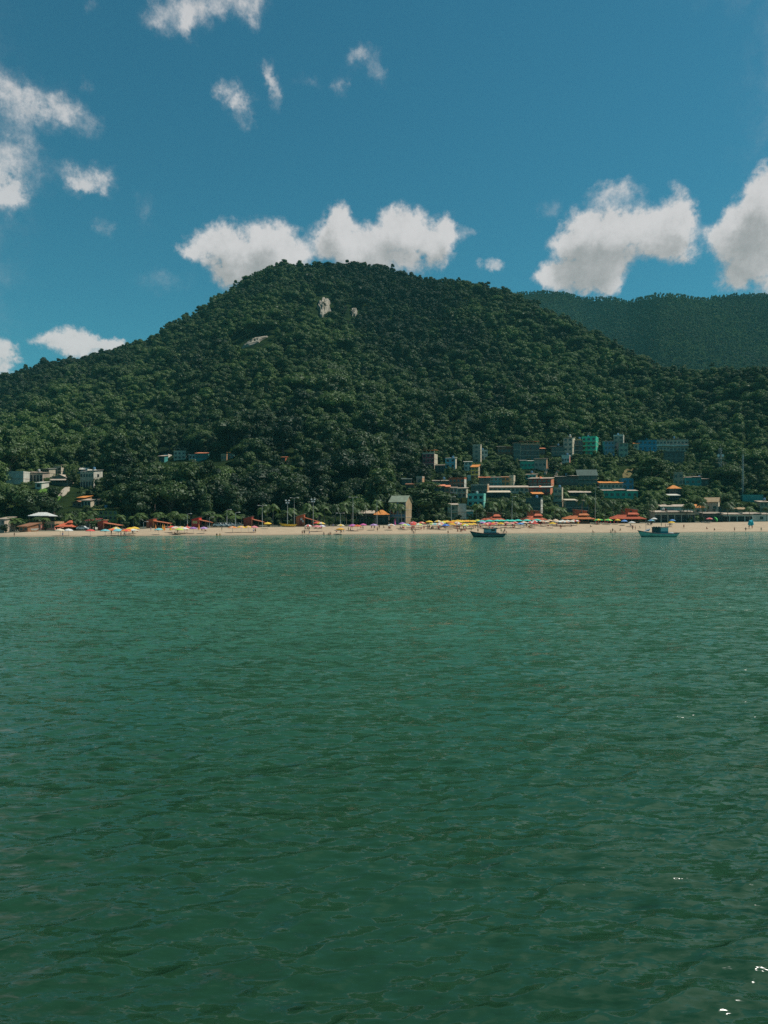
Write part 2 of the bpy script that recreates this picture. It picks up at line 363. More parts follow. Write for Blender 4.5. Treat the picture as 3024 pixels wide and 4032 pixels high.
# cumulus banks low over the hill, then the torn small clouds higher up: centre, radii (in thousandths of the field), weight
CUM = [(790,975,70,48,.9),(880,930,70,52,.9),(1040,925,80,60,1),(1115,975,75,65,.95),(930,1000,110,62,.95),(1050,1010,100,60,.9),(890,1070,55,60,.75),(960,1080,80,50,.7),(735,985,40,20,.55),(1170,1010,40,40,.6),
 (1335,850,38,45,.95),(1320,910,60,60,.9),(1280,965,60,52,.9),(1400,965,100,62,1),(1560,865,62,52,.95),(1620,900,75,60,.9),(1500,950,90,60,.95),(1690,960,75,60,.95),(1765,880,38,46,.85),(1745,930,50,45,.7),(1620,1030,80,50,.8),(1460,1040,110,50,.85),(1740,1010,40,35,.5),(1850,915,34,30,.5),
 (1935,1030,48,28,.62),(1960,1050,40,20,.4),
 (2290,900,70,50,.95),(2390,890,75,52,.95),(2480,895,75,55,.95),(2600,880,75,58,.95),(2690,900,55,55,.85),(2700,830,38,50,.75),(2640,960,70,48,.8),(2560,950,80,50,.9),(2350,960,90,60,1),(2230,960,60,50,.85),(2300,1040,100,60,1),(2400,1040,70,60,.9),(2180,1080,70,40,.9),(2290,1115,110,40,.9),(2410,1120,40,40,.7),(2140,1100,40,25,.6),(2700,1000,40,30,.45),(2470,750,75,40,.5),(2340,780,70,40,.45),(2420,720,60,25,.4),(2660,760,40,50,.5),
 (2860,900,48,46,.8),(2960,850,60,60,.95),(2990,750,40,60,.85),(3030,700,40,60,.7),(3010,930,90,80,1),(2900,970,70,45,.85),(2980,1040,80,60,.95),(2900,1090,70,40,.8),(3060,1120,70,50,.9),(3090,820,90,90,1),(2830,940,36,34,.55),(2880,820,30,40,.45),
 (300,1305,55,28,.9),(230,1340,60,26,.85),(170,1355,50,20,.6),(400,1345,70,24,.8),(310,1350,95,30,.9),(330,1395,110,30,.7),(470,1350,40,18,.5),
 (15,1365,34,42,.95),(0,1440,40,45,.9),(35,1420,25,40,.5)]
WISP = [(740,20,85,50,.8),(900,5,110,42,.85),(740,85,30,50,.6),(630,70,60,34,.42),(1000,40,38,34,.5),(370,20,26,30,.28),(600,40,40,40,.3),
 (905,365,42,36,.9),(940,420,40,36,.6),(985,480,26,26,.34),(1062,295,34,38,.85),(1080,345,34,30,.5),(1090,420,30,30,.3),
 (1420,235,52,32,.65),(1495,290,36,28,.42),(1350,345,30,32,.46),(1220,315,60,18,.26),
 (70,390,100,52,.55),(190,425,86,42,.62),(270,440,38,30,.5),(100,480,70,34,.5),(60,585,66,50,.46),(20,330,50,34,.42),(345,340,24,22,.34),(360,500,34,36,.46),
 (15,690,62,54,.85),(60,745,52,34,.62),(10,765,50,34,.75),(120,670,50,50,.26),
 (310,685,62,34,.8),(400,700,52,32,.66),(430,650,20,20,.34),(360,735,66,20,.42),(405,885,30,34,.46),(570,830,38,55,.28),(300,720,36,26,.45),
 (2170,830,34,34,.34),(640,1100,90,34,.3)]
tc = N.new('ShaderNodeTexCoord'); sp = N.new('ShaderNodeSeparateXYZ'); L.new(tc.outputs['Generated'], sp.inputs[0])
def M(op, a, b=None, c=None, clamp=False):
    m = N.new('ShaderNodeMath'); m.operation = op; m.use_clamp = clamp
    for i, v in enumerate((a, b, c)):
        if v is None: continue
        if isinstance(v, (int, float)): m.inputs[i].default_value = v
        else: L.new(v, m.inputs[i])
    return m.outputs[0]
az = M('ARCTAN2', sp.outputs['X'], sp.outputs['Y']); el = M('ARCSINE', sp.outputs['Z'])
cv = N.new('ShaderNodeCombineXYZ'); L.new(az, cv.inputs[0]); L.new(el, cv.inputs[1])
def noise(scale, det, rough, vec, off=(0, 0, 0), sc=(1, 1, 1)):
    mp = N.new('ShaderNodeMapping'); mp.inputs['Location'].default_value = off; mp.inputs['Scale'].default_value = sc; L.new(vec, mp.inputs['Vector'])
    n = N.new('ShaderNodeTexNoise'); n.inputs['Scale'].default_value = scale; n.inputs['Detail'].default_value = det; n.inputs['Roughness'].default_value = rough
    L.new(mp.outputs[0], n.inputs['Vector']); return n
def VM(op, a, b):
    m = N.new('ShaderNodeVectorMath'); m.operation = op
    for i, v in enumerate((a, b)):
        if isinstance(v, tuple): m.inputs[i].default_value = v
        elif v is not None: L.new(v, m.inputs[i])
    return m.outputs[0]
w1 = VM('MULTIPLY', VM('SUBTRACT', noise(22, 6, .62, cv.outputs[0]).outputs['Color'], (.5, .5, .5)), (.038, .03, 0))
w3 = VM('MULTIPLY', VM('SUBTRACT', noise(70, 5, .65, cv.outputs[0], (2, 6, 0)).outputs['Color'], (.5, .5, .5)), (.022, .02, 0))
vc = VM('ADD', VM('ADD', cv.outputs[0], w1), w3)
w2 = VM('MULTIPLY', VM('SUBTRACT', noise(26, 7, .68, cv.outputs[0], (3, 1, 0)).outputs['Color'], (.5, .5, .5)), (.07, .05, 0))
vw = VM('ADD', cv.outputs[0], w2)
# unseen clouds above and beside the picture, side banks added to pale the sea: (azimuth, elevation, radii, weight) in degrees
HIGH = [(-37,13,7,7,1),(-38,24,8,8,1),(-44,34,9,8,.9),(37,13,6,7,1),(38,25,8,8,1),(43,33,9,8,.9),(24,42,8,5,.8),(16,50,9,5,.6),(32,38,9,4,.8),(52,44,12,6,1),(-26,44,8,5,.7),(-36,39,9,4,.8),(-52,36,10,6,.9),(62,30,9,7,.9),(-62,28,8,7,.8),(34,46,9,6,.9),(46,52,11,7,.9),(26,58,9,6,.8),(40,66,12,7,.8),(58,60,10,8,.9),(60,40,9,7,.9),(18,68,8,5,.6),(70,50,10,9,.9),(48,36,7,5,.8),(36,38,6,4,.7),
 (-46,44,10,6,.8),(-58,52,11,8,.9),(-40,58,9,6,.7),(-66,38,9,7,.8),(-32,68,8,5,.5),(-45,34,7,5,.6)]
WISP += [(a_, e_, x_, y_, w_, 'deg') for a_, e_, x_, y_, w_ in HIGH]
GC, GW = cloud_group('cumulus_field', CUM), cloud_group('wisp_field', WISP)
def grp(g, vec):
    n = N.new('ShaderNodeGroup'); n.node_tree = g; L.new(vec, n.inputs[0]); return n.outputs[0]
fc = grp(GC, vc); fup = grp(GC, VM('ADD', vc, (.012, .03, 0))); fw = grp(GW, vw)
bil = noise(34, 7, .62, cv.outputs[0], (1, 5, 0)).outputs['Fac']
def smooth(v, a, b):
    m = N.new('ShaderNodeMapRange'); m.interpolation_type = 'SMOOTHSTEP'; m.inputs['From Min'].default_value = a; m.inputs['From Max'].default_value = b; L.new(v, m.inputs['Value']); return m.outputs[0]
bil2 = noise(95, 6, .66, cv.outputs[0], (4, 3, 0)).outputs['Fac']
ac = smooth(M('MULTIPLY', fc, M('ADD', M('MULTIPLY_ADD', bil, 2.4, -.2), M('MULTIPLY_ADD', bil2, .9, -.45))), .27, 1.2)
wn = noise(40, 9, .7, cv.outputs[0], (7, 2, 0), (1, 1.0, 1)).outputs['Fac']
aw = M('MULTIPLY', smooth(M('MULTIPLY', fw, M('ADD', M('MULTIPLY_ADD', wn, 2.9, -.55), M('MULTIPLY_ADD', bil2, .6, -.3))), .04, 1.25), .88)
alpha = M('MAXIMUM', ac, aw)
# cloud brightness: sunlit rims above, greyer where more cloud lies toward the sun
sh = M('MULTIPLY_ADD', smooth(fup, .3, 2.2), -.5, 1.02)
sh = M('ADD', M('ADD', sh, M('MULTIPLY_ADD', bil, .7, -.35)), M('MULTIPLY_ADD', bil2, .3, -.15))
cc = N.new('ShaderNodeMix'); cc.data_type = 'RGBA'; cc.inputs[6].default_value = (3.3, 3.35, 3.4, 1); cc.inputs[7].default_value = (6.9, 6.7, 6.75, 1); L.new(smooth(sh, .3, 1.15), cc.inputs[0])
tint = N.new('ShaderNodeMix'); tint.data_type = 'RGBA'; tint.blend_type = 'MULTIPLY'; tint.inputs[0].default_value = 1; tint.inputs[7].default_value = (.25, .79, .765, 1)
L.new(sky.outputs[0], tint.inputs[6])
mx = N.new('ShaderNodeMix'); mx.data_type = 'RGBA'; L.new(alpha, mx.inputs[0]); L.new(tint.outputs[2], mx.inputs[6]); L.new(cc.outputs[2], mx.inputs[7]); L.new(mx.outputs[2], bg.inputs['Color'])
try: W.cycles.sampling_method = 'MANUAL'; W.cycles.sample_map_resolution = 512
except Exception: pass
HAZE = True
if HAZE:
    mb = MB(); mb.box(-2300, 2300, -40, 2800, -14, 640)
    m = bpy.data.materials.new('haze_air'); m.use_nodes = True; nn = m.node_tree.nodes; nn.remove(nn['Principled BSDF'])
    v = nn.new('ShaderNodeVolumePrincipled'); v.inputs['Color'].default_value = (.22, .74, .72, 1); v.inputs['Density'].default_value = .00008; v.inputs['Anisotropy'].default_value = 0
    m.node_tree.links.new(v.outputs[0], nn['Material Output'].inputs['Volume'])
    tag(mb.build('haze', m), kind='stuff')
cam = bpy.data.cameras.new('camera'); co = bpy.data.objects.new('camera', cam); COL.objects.link(co)
cam.sensor_fit = 'VERTICAL'; cam.sensor_height = 36; cam.lens = F / 4032 * 36; cam.shift_y = (HYP - 2016) / 4032
co.location = (0, 0, CAMH); co.rotation_euler = (R(90), 0, 0); cam.clip_start = .1; cam.clip_end = 20000; S.camera = co
S.view_settings.view_transform = 'Standard'; S.view_settings.look = 'None'; S.view_settings.exposure = 0; S.view_settings.gamma = 1
S.render.film_transparent = False
S.cycles.max_bounces = 4; S.cycles.diffuse_bounces = 3; S.cycles.glossy_bounces = 2; S.cycles.transmission_bounces = 2; S.cycles.volume_bounces = 0
S.cycles.sample_clamp_direct = 3; S.cycles.sample_clamp_indirect = 4; S.cycles.use_denoising = False
# ------------------------------------------------------------------ buildings
RECTS = []      # (x0, x1, y0, y1, Y) picture-plane footprints kept clear when trees are planted
LAND = []       # landmarks for wording: (px, py, Y, name)
WALLC = dict(white=(.55,.62,.6), cream=(.53,.53,.44), grey=(.33,.31,.28), pale=(.46,.42,.36), conc=(.36,.32,.27), tan=(.46,.31,.2), brick=(.4,.13,.07),
    salmon=(.66,.25,.15), maroon=(.24,.06,.05), magenta=(.34,.07,.11), blue=(.09,.42,.6), teal=(.06,.3,.31), aqua=(.2,.62,.56), green=(.05,.55,.4), emerald=(.06,.4,.3),
    dblue=(.03,.26,.45), yellow=(.62,.52,.12), olive=(.3,.3,.08), orange=(.72,.27,.08), dark=(.09,.1,.095), dteal=(.08,.13,.125), bluegrey=(.11,.24,.4), red=(.5,.06,.05), brown=(.24,.13,.08), pink=(.6,.3,.26), greygreen=(.25,.33,.27), thatch=(.36,.3,.2), slab=(.42,.4,.35))
WALLC = {k: (min(.82, v[0]*1.35), min(.8, v[1]*1.12), v[2]*.98) for k, v in WALLC.items()}
def C(n): return paint(WALLC[n])
def house(crop, x0, y0, x1, y1, sw, floors, cols, wall, side, roof, rcol, ref, label, cat='house', name='house', ex='', D=None, yaw=None, Y=None, flC=None, clear=.8):
    pa, pb = P(crop, x0, y0), P(crop, x1, y1)
    cx = (pa[0]+pb[0])/2
    if Y is None: Y = hit(cx, pb[1])
    if Y < float(backY(cx))+14 and py_front(crop): Y = float(backY(cx))+14
    th = R(22 if sw else 4) if yaw is None else R(yaw)
    scale = Y / F
    fw = (pb[0]-pa[0]-sw/K)*scale; W = max(fw/math.cos(th), 1.5)
    D = (sw/K*scale/math.sin(th) if sw else 7.0) if D is None else D
    D = min(max(D, 3.0), 14)
    H = (pb[1]-pa[1])*scale
    fx = pa[0] + (pb[0]-pa[0]-sw/K)/2
    base = at(fx, pb[1], Y)
    # place the front-wall middle at base; origin = that point
    t = empty(name, base, -th)
    tag(t, label, cat)
    RECTS.append((pa[0], pb[0], pa[1], pa[1]+(pb[1]-pa[1])*clear, Y)); LAND.append((cx, pb[1], Y, ref))
    hw = W/2
    wm, sm = C(wall), C(side or wall)
    body_h = H
    rh = 0
    if roof in ('gable', 'hip', 'gside'): rh = min(H*.32, W*.32)
    elif roof == 'shed': rh = min(H*.2, 1.6)
    elif roof == 'terrace': rh = min(2.7, H*.3)
    body_h = H - rh
    fh = body_h/floors
    # walls: one shell, floors marked by slightly proud slabs; side walls may carry their own paint
    mb = MB(); z0 = -3.0
    mb.add([(-hw,0,z0),(hw,0,z0),(hw,D,z0),(-hw,D,z0),(-hw,0,body_h),(hw,0,body_h),(hw,D,body_h),(-hw,D,body_h)],
           [(0,1,5,4)], 0)
    mb.add([(-hw,0,z0),(hw,0,z0),(hw,D,z0),(-hw,D,z0),(-hw,0,body_h),(hw,0,body_h),(hw,D,body_h),(-hw,D,body_h)],
           [(1,2,6,5),(2,3,7,6),(3,0,4,7),(4,5,6,7)], 1)
    if roof == 'gable':   # ridge along x, gables on the side walls
        mb.xprism([(0, body_h+.002), (D, body_h+.002), (D/2, body_h+rh)], -hw+.01, hw-.01, 1)
    if roof == 'gside':   # ridge runs back, gable faces front
        mb.prism([(-hw, body_h+.002), (hw, body_h+.002), (0, body_h+rh)], .01, D-.01, 0)
    mb.build('wall', [wm, sm], t)
    if flC is None: flC = 'slab'
    for k in range(1, floors):
        s = MB(); s.box(-hw-.08, hw+.08, -.12, D*.98, k*fh-.12, k*fh+.12); s.build('floor_slab', C(flC), t)
    rc = C(rcol) if rcol in WALLC else TILE
    r_ = MB(); e = .45
    if roof == 'flat':   # thin sheet roof pitched down toward the front on a low back wall
        up = .11*D; ns = max(1, int(round(W/5.5))); rr_ = random.Random(int(cx*7+W*13))
        for q_ in range(ns):
            xa, xb = -hw-e+(2*hw+2*e)*q_/ns, -hw-e+(2*hw+2*e)*(q_+1)/ns-.02; dz = rr_.uniform(-.02, .5) if ns > 1 else 0; ov = rr_.uniform(.1, 1.0)
            m_ = MB(); m_.xprism([(-ov, body_h+dz+.02), (D+e, body_h+up+dz+.1), (D+e, body_h+up+dz+.26), (-ov, body_h+dz+.16)], xa, xb)
            f_ = rr_.uniform(.5, 1.05); c_ = WALLC[rcol]; m_.build('roof', paint((c_[0]*f_, c_[1]*f_, c_[2]*f_)), t)
            if q_ and rr_.random() < .6:
                m_ = MB(); m_.box(xa-.1, xa+.1, .3, D*.9, body_h, body_h+up+dz+.35); m_.build('party_wall', sm, t)
        mb2 = MB(); mb2.xprism([(.05, body_h+.003), (D-.02, body_h+.003), (D-.02, body_h+up+.06), (.06, body_h+.02)], -hw+.02, hw-.02); mb2.build('roof_wall', sm, t)
    elif roof == 'parapet':
        for b_ in ((-hw-.06, hw+.06, -.06, .14), (-hw-.06, hw+.06, D-.14, D+.06), (-hw-.06, -hw+.14, .14, D-.14), (hw-.14, hw+.06, .14, D-.14)):
            r_.box(*b_, body_h-.1, body_h+.75)
    elif roof == 'gable':
        for sg in (0, 1):
            y_e = -e if sg == 0 else D+e
            r_.add([(-hw-e, y_e, body_h-e*rh/(D/2)+.03), (hw+e, y_e, body_h-e*rh/(D/2)+.03), (hw+e, D/2, body_h+rh+.06), (-hw-e, D/2, body_h+rh+.06),
                    (-hw-e, y_e, body_h-e*rh/(D/2)+.2), (hw+e, y_e, body_h-e*rh/(D/2)+.2), (hw+e, D/2, body_h+rh+.24), (-hw-e, D/2, body_h+rh+.24)],
                   [(0,3,2,1),(4,5,6,7),(0,1,5,4),(1,2,6,5),(2,3,7,6),(3,0,4,7)])
    elif roof == 'gside':
        for sg in (-1, 1):
            xe = sg*(hw+e); ze = body_h-e*rh/hw+.03
            r_.add([(xe,-e,ze),(0,-e,body_h+rh+.06),(0,D+e,body_h+rh+.06),(xe,D+e,ze),(xe,-e,ze+.18),(0,-e,body_h+rh+.24),(0,D+e,body_h+rh+.24),(xe,D+e,ze+.18)],
                   [(0,1,2,3),(7,6,5,4),(0,4,5,1),(1,5,6,2),(2,6,7,3),(3,7,4,0)])
    elif roof == 'hip':
        k = min(hw, D/2)*.85; z1 = body_h+.003; zt = body_h+rh
        vs = [(-hw-e,-e,z1),(hw+e,-e,z1),(hw+e,D+e,z1),(-hw-e,D+e,z1),(-hw+k,D/2,zt),(hw-k,D/2,zt)]
        r_.add(vs, [(0,1,5,4),(1,2,5),(2,3,4,5),(3,0,4),(3,2,1,0)])
    elif roof == 'shed':
        rh = max(rh, .18*D); r_.xprism([(-e-.6, body_h+.01), (D+e, body_h+rh), (D+e, body_h+rh+.16), (-e-.6, body_h+.17)], -hw-e, hw+e)
        mb2 = MB(); mb2.xprism([(0, body_h+.003), (D, body_h+.003), (D, body_h+rh-.04), (.01, body_h+.1)], -hw+.02, hw-.02); mb2.build('roof_wall', sm, t)
    elif roof == 'terrace':
        r_.xprism([(-e, body_h+rh-.35), (D+e, body_h+rh-.1), (D+e, body_h+rh+.05), (-e, body_h+rh-.2)], -hw-e*.5, hw+e*.5)
        for sx_ in (-1, -.33, .33, 1):
            p = MB(); p.box(sx_*(hw-.15)-.12, sx_*(hw-.15)+.12, .1, .34, body_h+.002, body_h+rh-.3); p.build('roof_post', C(side or wall), t)
        p = MB(); p.box(-hw+.01, hw-.01, .05, .2, body_h+.003, body_h+.85); p.build('parapet', sm, t)
    if r_.v: r_.build('roof', rc, t)
    if roof in ('flat', 'parapet') and W > 4 and ex.find('f') < 0 and random.Random(int(cx*3+pb[1])).random() < .4:
        m_ = MB(); tx = hw*random.Random(int(cx)).uniform(-.6, .6); zt_ = body_h+(.11*D*.6 if roof == 'flat' else 0)+.3
        m_.box(tx-.7, tx+.7, D*.5-.7, D*.5+.7, zt_-.9, zt_+.5, 1); m_.tube([(tx, D*.5, zt_+.503), (tx, D*.5, zt_+1.5), (tx, D*.5, zt_+1.7)], [.62, .66, .25], 10)
        m_.build('water_tank', [paint((.14,.3,.48) if random.Random(int(pb[1]*9)).random() < .5 else (.6,.6,.58)), sm], t)
    # openings
    if cols:
        cw = W/cols; ww = cw*.74 if 'W' in ex else min(cw*.55, 1.5); wh = fh*.5 if 'W' in ex else min(fh*.45, 1.35)
        for k in range(floors):
            for c in range(cols):
                wx = -hw + cw*(c+.5); wz = k*fh + fh*.38
                if k == 0 and c == cols//2 and 'd' in ex:
                    dm = MB(); dm.box(wx-.5, wx+.5, -.06, .1, 0.02, min(2.1, fh*.75)); dm.build('door', paint((.16,.1,.06)), t); continue
                f = MB(); f.box(wx-ww/2-.1, wx+ww/2+.1, -.05, .08, wz-.1, wz, 0); f.box(wx-ww/2-.1, wx+ww/2+.1, -.05, .08, wz+wh, wz+wh+.1, 0)
                f.box(wx-ww/2-.1, wx-ww/2, -.05, .08, wz, wz+wh, 0); f.box(wx+ww/2, wx+ww/2+.1, -.05, .08, wz, wz+wh, 0); f.box(wx-.03, wx+.03, -.04, .05, wz, wz+wh, 0)
                f.box(wx-ww/2, wx+ww/2, -.015, .06, wz, wz+wh, 1)
                f.build('window', [C('slab') if 'w' in ex else paint((.3,.3,.28)), GLASS], t)
        if sw and D > 4.5 and 'n' not in ex:
            for k in range(floors):
                wz = k*fh+fh*.38
                f = MB(); y = D*.5
                f.box(hw-.05, hw+.05, y-.7, y+.7, wz-.1, wz+wh+.1, 0); f.box(hw-.03, hw+.065, y-.6, y+.6, wz, wz+wh, 1)
                f.build('window', [paint((.3,.3,.28)), GLASS], t)
    if 'b' in ex:
        for k in range(1, floors):
            bm_ = MB(); bd = 1.3; z = k*fh-.2
            bm_.box(-hw, hw, -bd, -.13, z-.08, z+.12, 0)
            bm_.box(-hw, hw, -bd, -bd+.1, z+.12, z+.95, 1)
            bm_.build('balcony', [C('slab'), C('white' if 'w' in ex else wall)], t)
    if 'a' in ex:
        am = MB(); am.xprism([(-2.2, fh*.62), (-.02, fh*.86), (-.02, fh*.93), (-2.2, fh*.69)], -hw, hw); am.build('awning', C('slab'), t)
    if 'o' in ex:   # dark panels painted as the shade inside an open ground floor / verandah
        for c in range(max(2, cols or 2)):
            cw = W/max(2, cols or 2); om = MB(); om.box(-hw+c*cw+.25, -hw+(c+1)*cw-.25, -.03, .1, .1, fh*.8); om.build('dark_panel', DARKHOLE, t)
    if 'k' in ex:
        tm = MB(); tm.tube([(hw*.4, D*.5, body_h+.3), (hw*.4, D*.5, body_h+1.3), (hw*.4, D*.5, body_h+1.45)], [.75, .8, .3], 10); tm.build('water_tank', paint((.12,.3,.5)), t)
    if 'f' in ex:   # bare roof frame of posts and beams
        fm = MB()
        for sx_ in (-1, 0, 1):
            fm.box(sx_*hw*.96-.09, sx_*hw*.96+.09, .05, .23, body_h, body_h+2.4)
        fm.box(-hw, hw, .05, .23, body_h+2.4, body_h+2.55); fm.build('roof_frame', C('slab'), t)
    return t, W, D, H
B = []
def py_front(c): return c in 'DEFG'
def H_(*a, **k): B.append(house(*a, **k)); return B[-1]
# --- left cluster on its terrace
H_('A',78,535,310,690,0,2,0,'white','white','parapet','white','the blank white house','blank white house with long bare wall, leftmost on the terrace',ex='')
H_('A',345,545,560,650,0,1,5,'pale','grey','flat','slab','the long flat-roofed grey house','long low grey house under a pale flat roof between white and gabled houses',ex='o')
H_('A',545,488,690,590,40,2,3,'grey','cream','flat','white','the grey two-storey terrace house','grey two-storey house with pale flat roof behind the gabled house')
H_('A',685,430,835,560,25,2,2,'pale','cream','terrace','slab','the house with a roof terrace','topmost house of the left cluster, its roof terrace covered by a pale canopy')
H_('A',670,560,880,700,0,1,3,'dteal','grey','gside','slab','the gabled house','dark house with pale gable facing the water, above the grassy slope',ex='a')
H_('A',460,668,545,752,0,1,1,'white','white','flat','white','the small white hut','small white hut under the long grey house at the edge of bright grass',cat='hut',name='hut')
H_('A',1005,470,1140,545,0,1,2,'blue','teal','gable','white','the blue hut behind the villa','small blue house with pale pitched roof just behind the flat-roofed villa',name='house')
H_('A',1030,520,1300,740,60,2,5,'pale','white','flat','white','the flat-roofed villa','cream villa with wide white flat roof and dark pillared ground floor',cat='villa',name='villa',ex='o')
H_('A',1020,850,1110,930,0,1,1,'tan','tan','shed','orange','the orange-roofed shed','tiny shed with tilted orange roof above the palms',cat='hut',name='hut')
H_('A',945,905,1060,985,0,1,2,'brown','tan','gside','brown','the brown gabled hut','brown hut with gabled front below the orange-roofed shed',cat='hut',name='hut')
H_('A',1060,900,1185,990,0,1,3,'cream','cream','flat','slab','the low cream house','low cream house beside the brown gabled hut',ex='o')
H_('A',1215,895,1300,960,0,1,2,'brown','tan','shed','tan','the brown lean-to','brown lean-to at the forest edge right of the low cream house',cat='hut',name='hut')
H_('A',1225,1030,1540,1170,0,2,5,'olive','olive','flat','olive','the olive-green building','wide olive-green building with rows of white windows behind the palms',cat='building',name='building',ex='w',Y=None)
H_('A',-40,1145,60,1320,0,2,2,'grey','pale','flat','slab','the grey house at the shore','grey two-storey house at the left end of the beach')
H_('A',250,1225,365,1310,0,1,2,'brown','brown','shed','brown','the brown beach hut','low dark brown hut on the sand near the left end of the beach',cat='hut',name='hut')
H_('A',440,1205,535,1285,0,1,1,'pink','pink','parapet','tan','the narrow peach hut','narrow peach-walled hut at the back of the left beach',cat='hut',name='hut')
H_('A',595,1198,715,1285,0,1,3,'pink','pink','parapet','tan','the wide peach hut','wider peach-walled hut with bare flat top beside the red pyramid roof',cat='hut',name='hut')
H_('A',1120,1165,1220,1275,0,1,2,'white','white','flat','maroon','the white-framed porch hut','white-framed open hut with dark red flat roof beside the first brick kiosk',cat='hut',name='hut',ex='o')
# --- houses showing through the trees of the lower slope
H_('B',580,300,655,410,0,1,2,'dteal','teal','shed','slab','the grey-teal shack','grey-teal shack with lean-to roof, leftmost of the houses between the trees',ex='')
H_('B',650,305,702,345,0,1,1,'white','white','parapet','white','the small white box house','small white box house between the shack and the half-built house',ex='')
H_('B',775,262,932,368,0,2,3,'cream','cream','parapet','cream','the half-built cream house','half-built cream house with bare frame on top between the trees',ex='f')
H_('B',972,300,1060,372,0,1,2,'white','white','flat','white','the low tree-hidden white house','low white house with flat roof beside the half-built house')
H_('B',1060,262,1215,378,0,1,4,'teal','teal','shed','salmon','the teal house with rusty roof','teal house with sloping rusty roof between the trees',ex='')
H_('B',1393,305,1468,382,0,1,2,'tan','tan','parapet','tan','the tan brick house','tan brick house without roof, half hidden by trees',ex='')
H_('B',1480,258,1548,352,0,2,1,'teal','teal','shed','orange','the narrow orange-roofed house','narrow teal house with orange roof beside the giant round tree')
H_('C',685,335,742,385,0,1,1,'brick','brick','flat','salmon','the tiny brick house','tiny brick house with pinkish roof slab alone in the forest',ex='')
# --- favela, left half
H_('D',1040,232,1245,480,52,3,3,'magenta','cream','terrace','orange','the magenta house','tall dark magenta house with cream side and orange roof over its top terrace',ex='n')
H_('D',1200,440,1325,545,0,1,3,'dark','dark','flat','slab','the dark garage','low dark garage-like house between the magenta and the bright blue house',ex='o')
H_('D',1340,345,1485,490,18,2,2,'blue','cream','flat','white','the bright blue house','bright blue two-storey house with white roof slab and four windows',ex='wk')
H_('D',770,605,895,700,0,1,2,'dteal','dark','shed','dteal','the dark shack','dark shack with lean-to roof at the left edge of the village')
H_('D',825,690,940,790,0,1,2,'brown','tan','flat','brown','the brown plank house','brown house below the dark shack at the left edge of the village',ex='o')
H_('D',960,600,1068,790,32,2,1,'conc','tan','parapet','slab','the raw concrete house','raw concrete house with dark openings and sunlit tan side',ex='on')
H_('D',1160,690,1330,810,0,1,4,'dark','brown','shed','salmon','the long pink roof','dark low house under a long pink roof strip',ex='o')
H_('D',1175,645,1385,705,0,1,5,'dark','greygreen','flat','slab','the dark row house','dark row house behind the long pink roof',ex='')
H_('D',1325,700,1400,812,0,1,1,'salmon','salmon','shed','salmon','the salmon house','small salmon-pink house with bare bright wall',ex='')
H_('D',1390,615,1620,745,38,2,4,'brick','white','parapet','brick','the brick-red house','wide brick-red house with white end wall above the salmon house',ex='n')
H_('D',1400,735,1495,810,0,1,2,'white','white','flat','slab','the white balcony house','small white house with flat roof right of the salmon house',ex='')
H_('D',1500,740,1640,870,30,2,2,'greygreen','cream','flat','slab','the grey-green house','grey-green two-storey house with cream side wall',ex='n')
H_('D',1558,880,1632,940,0,1,0,'orange','orange','parapet','orange','the orange wall house','low house with blank bright orange wall beside the aqua house',ex='')
H_('D',610,838,905,1215,85,3,2,'bluegrey','thatch','gable','greygreen','the tall gabled house','tall blue-grey house with grey-green roof and brownish gable end rising behind the beach',ex='Wwn',yaw=26)
H_('D',222,1030,400,1235,0,1,3,'dark','dark','shed','slab','the dark beach shop','low dark shop with pale sloping roof edge at the back of the beach',cat='shop',name='shop',ex='o')
H_('D',400,1020,600,1235,0,1,3,'dark','pale','hip','orange','the orange-tiled shop','low dark shop with orange tiled roof left of the tall gabled house',cat='shop',name='shop',ex='o')
H_('D',1370,958,1500,1150,0,2,1,'greygreen','pale','flat','slab','the grey balcony house','grey two-storey house with balconies beside the round beach tree',ex='b')
H_('D',1498,960,1612,1140,0,2,0,'white','white','parapet','white','the blank white beach house','two-storey house with blank white wall left of the glass-fronted shop')
H_('D',1505,1045,1700,1150,0,1,4,'teal','teal','flat','dteal','the glass-fronted shop','dark teal shop with wide glass front under the blank white wall',cat='shop',name='shop',ex='w')
# --- favela, middle
H_('E',205,180,318,410,16,4,1,'grey','cream','parapet','slab','the grey tower house','narrow four-storey grey house rising like a tower',ex='wn')
H_('E',308,250,398,372,0,2,2,'white','white','parapet','white','the white house beside the tower','small white house leaning on the grey tower house',ex='d')
H_('E',93,395,195,512,0,2,2,'white','white','flat','white','the white veranda house','white house with teal base left of the yellow house',ex='')
H_('E',187,428,302,620,26,3,2,'yellow','cream','shed','orange','the yellow house','three-storey yellow house with orange roof',ex='bn')
H_('E',135,582,178,640,0,1,0,'white','white','parapet','white','the white water store','tiny white box of a house below the yellow house',cat='hut',name='hut')
H_('E',290,600,430,715,0,2,2,'dark','brown','flat','salmon','the dark pink-edged house','dark two-storey house under the yellow house with pink roof edge')
H_('E',430,600,582,715,0,2,3,'teal','teal','flat','slab','the teal row house','teal two-storey part of the coloured row',ex='w')
H_('E',582,596,680,715,0,2,2,'orange','yellow','flat','tan','the golden row house','golden-orange two-storey end house of the coloured row')
H_('E',680,585,775,712,40,2,0,'cream','cream','parapet','cream','the bare cream house','bare cream house end closing the coloured row')
H_('E',185,700,420,825,30,2,4,'dteal','tan','parapet','slab','the dark teal house','long dark teal two-storey house with tan end wall above the aqua house',ex='n')
H_('E',415,712,930,800,0,1,9,'pale','pale','shed','slab','the long white schoolhouse','very long whitish building with one row of small windows',cat='building',name='building',ex='')
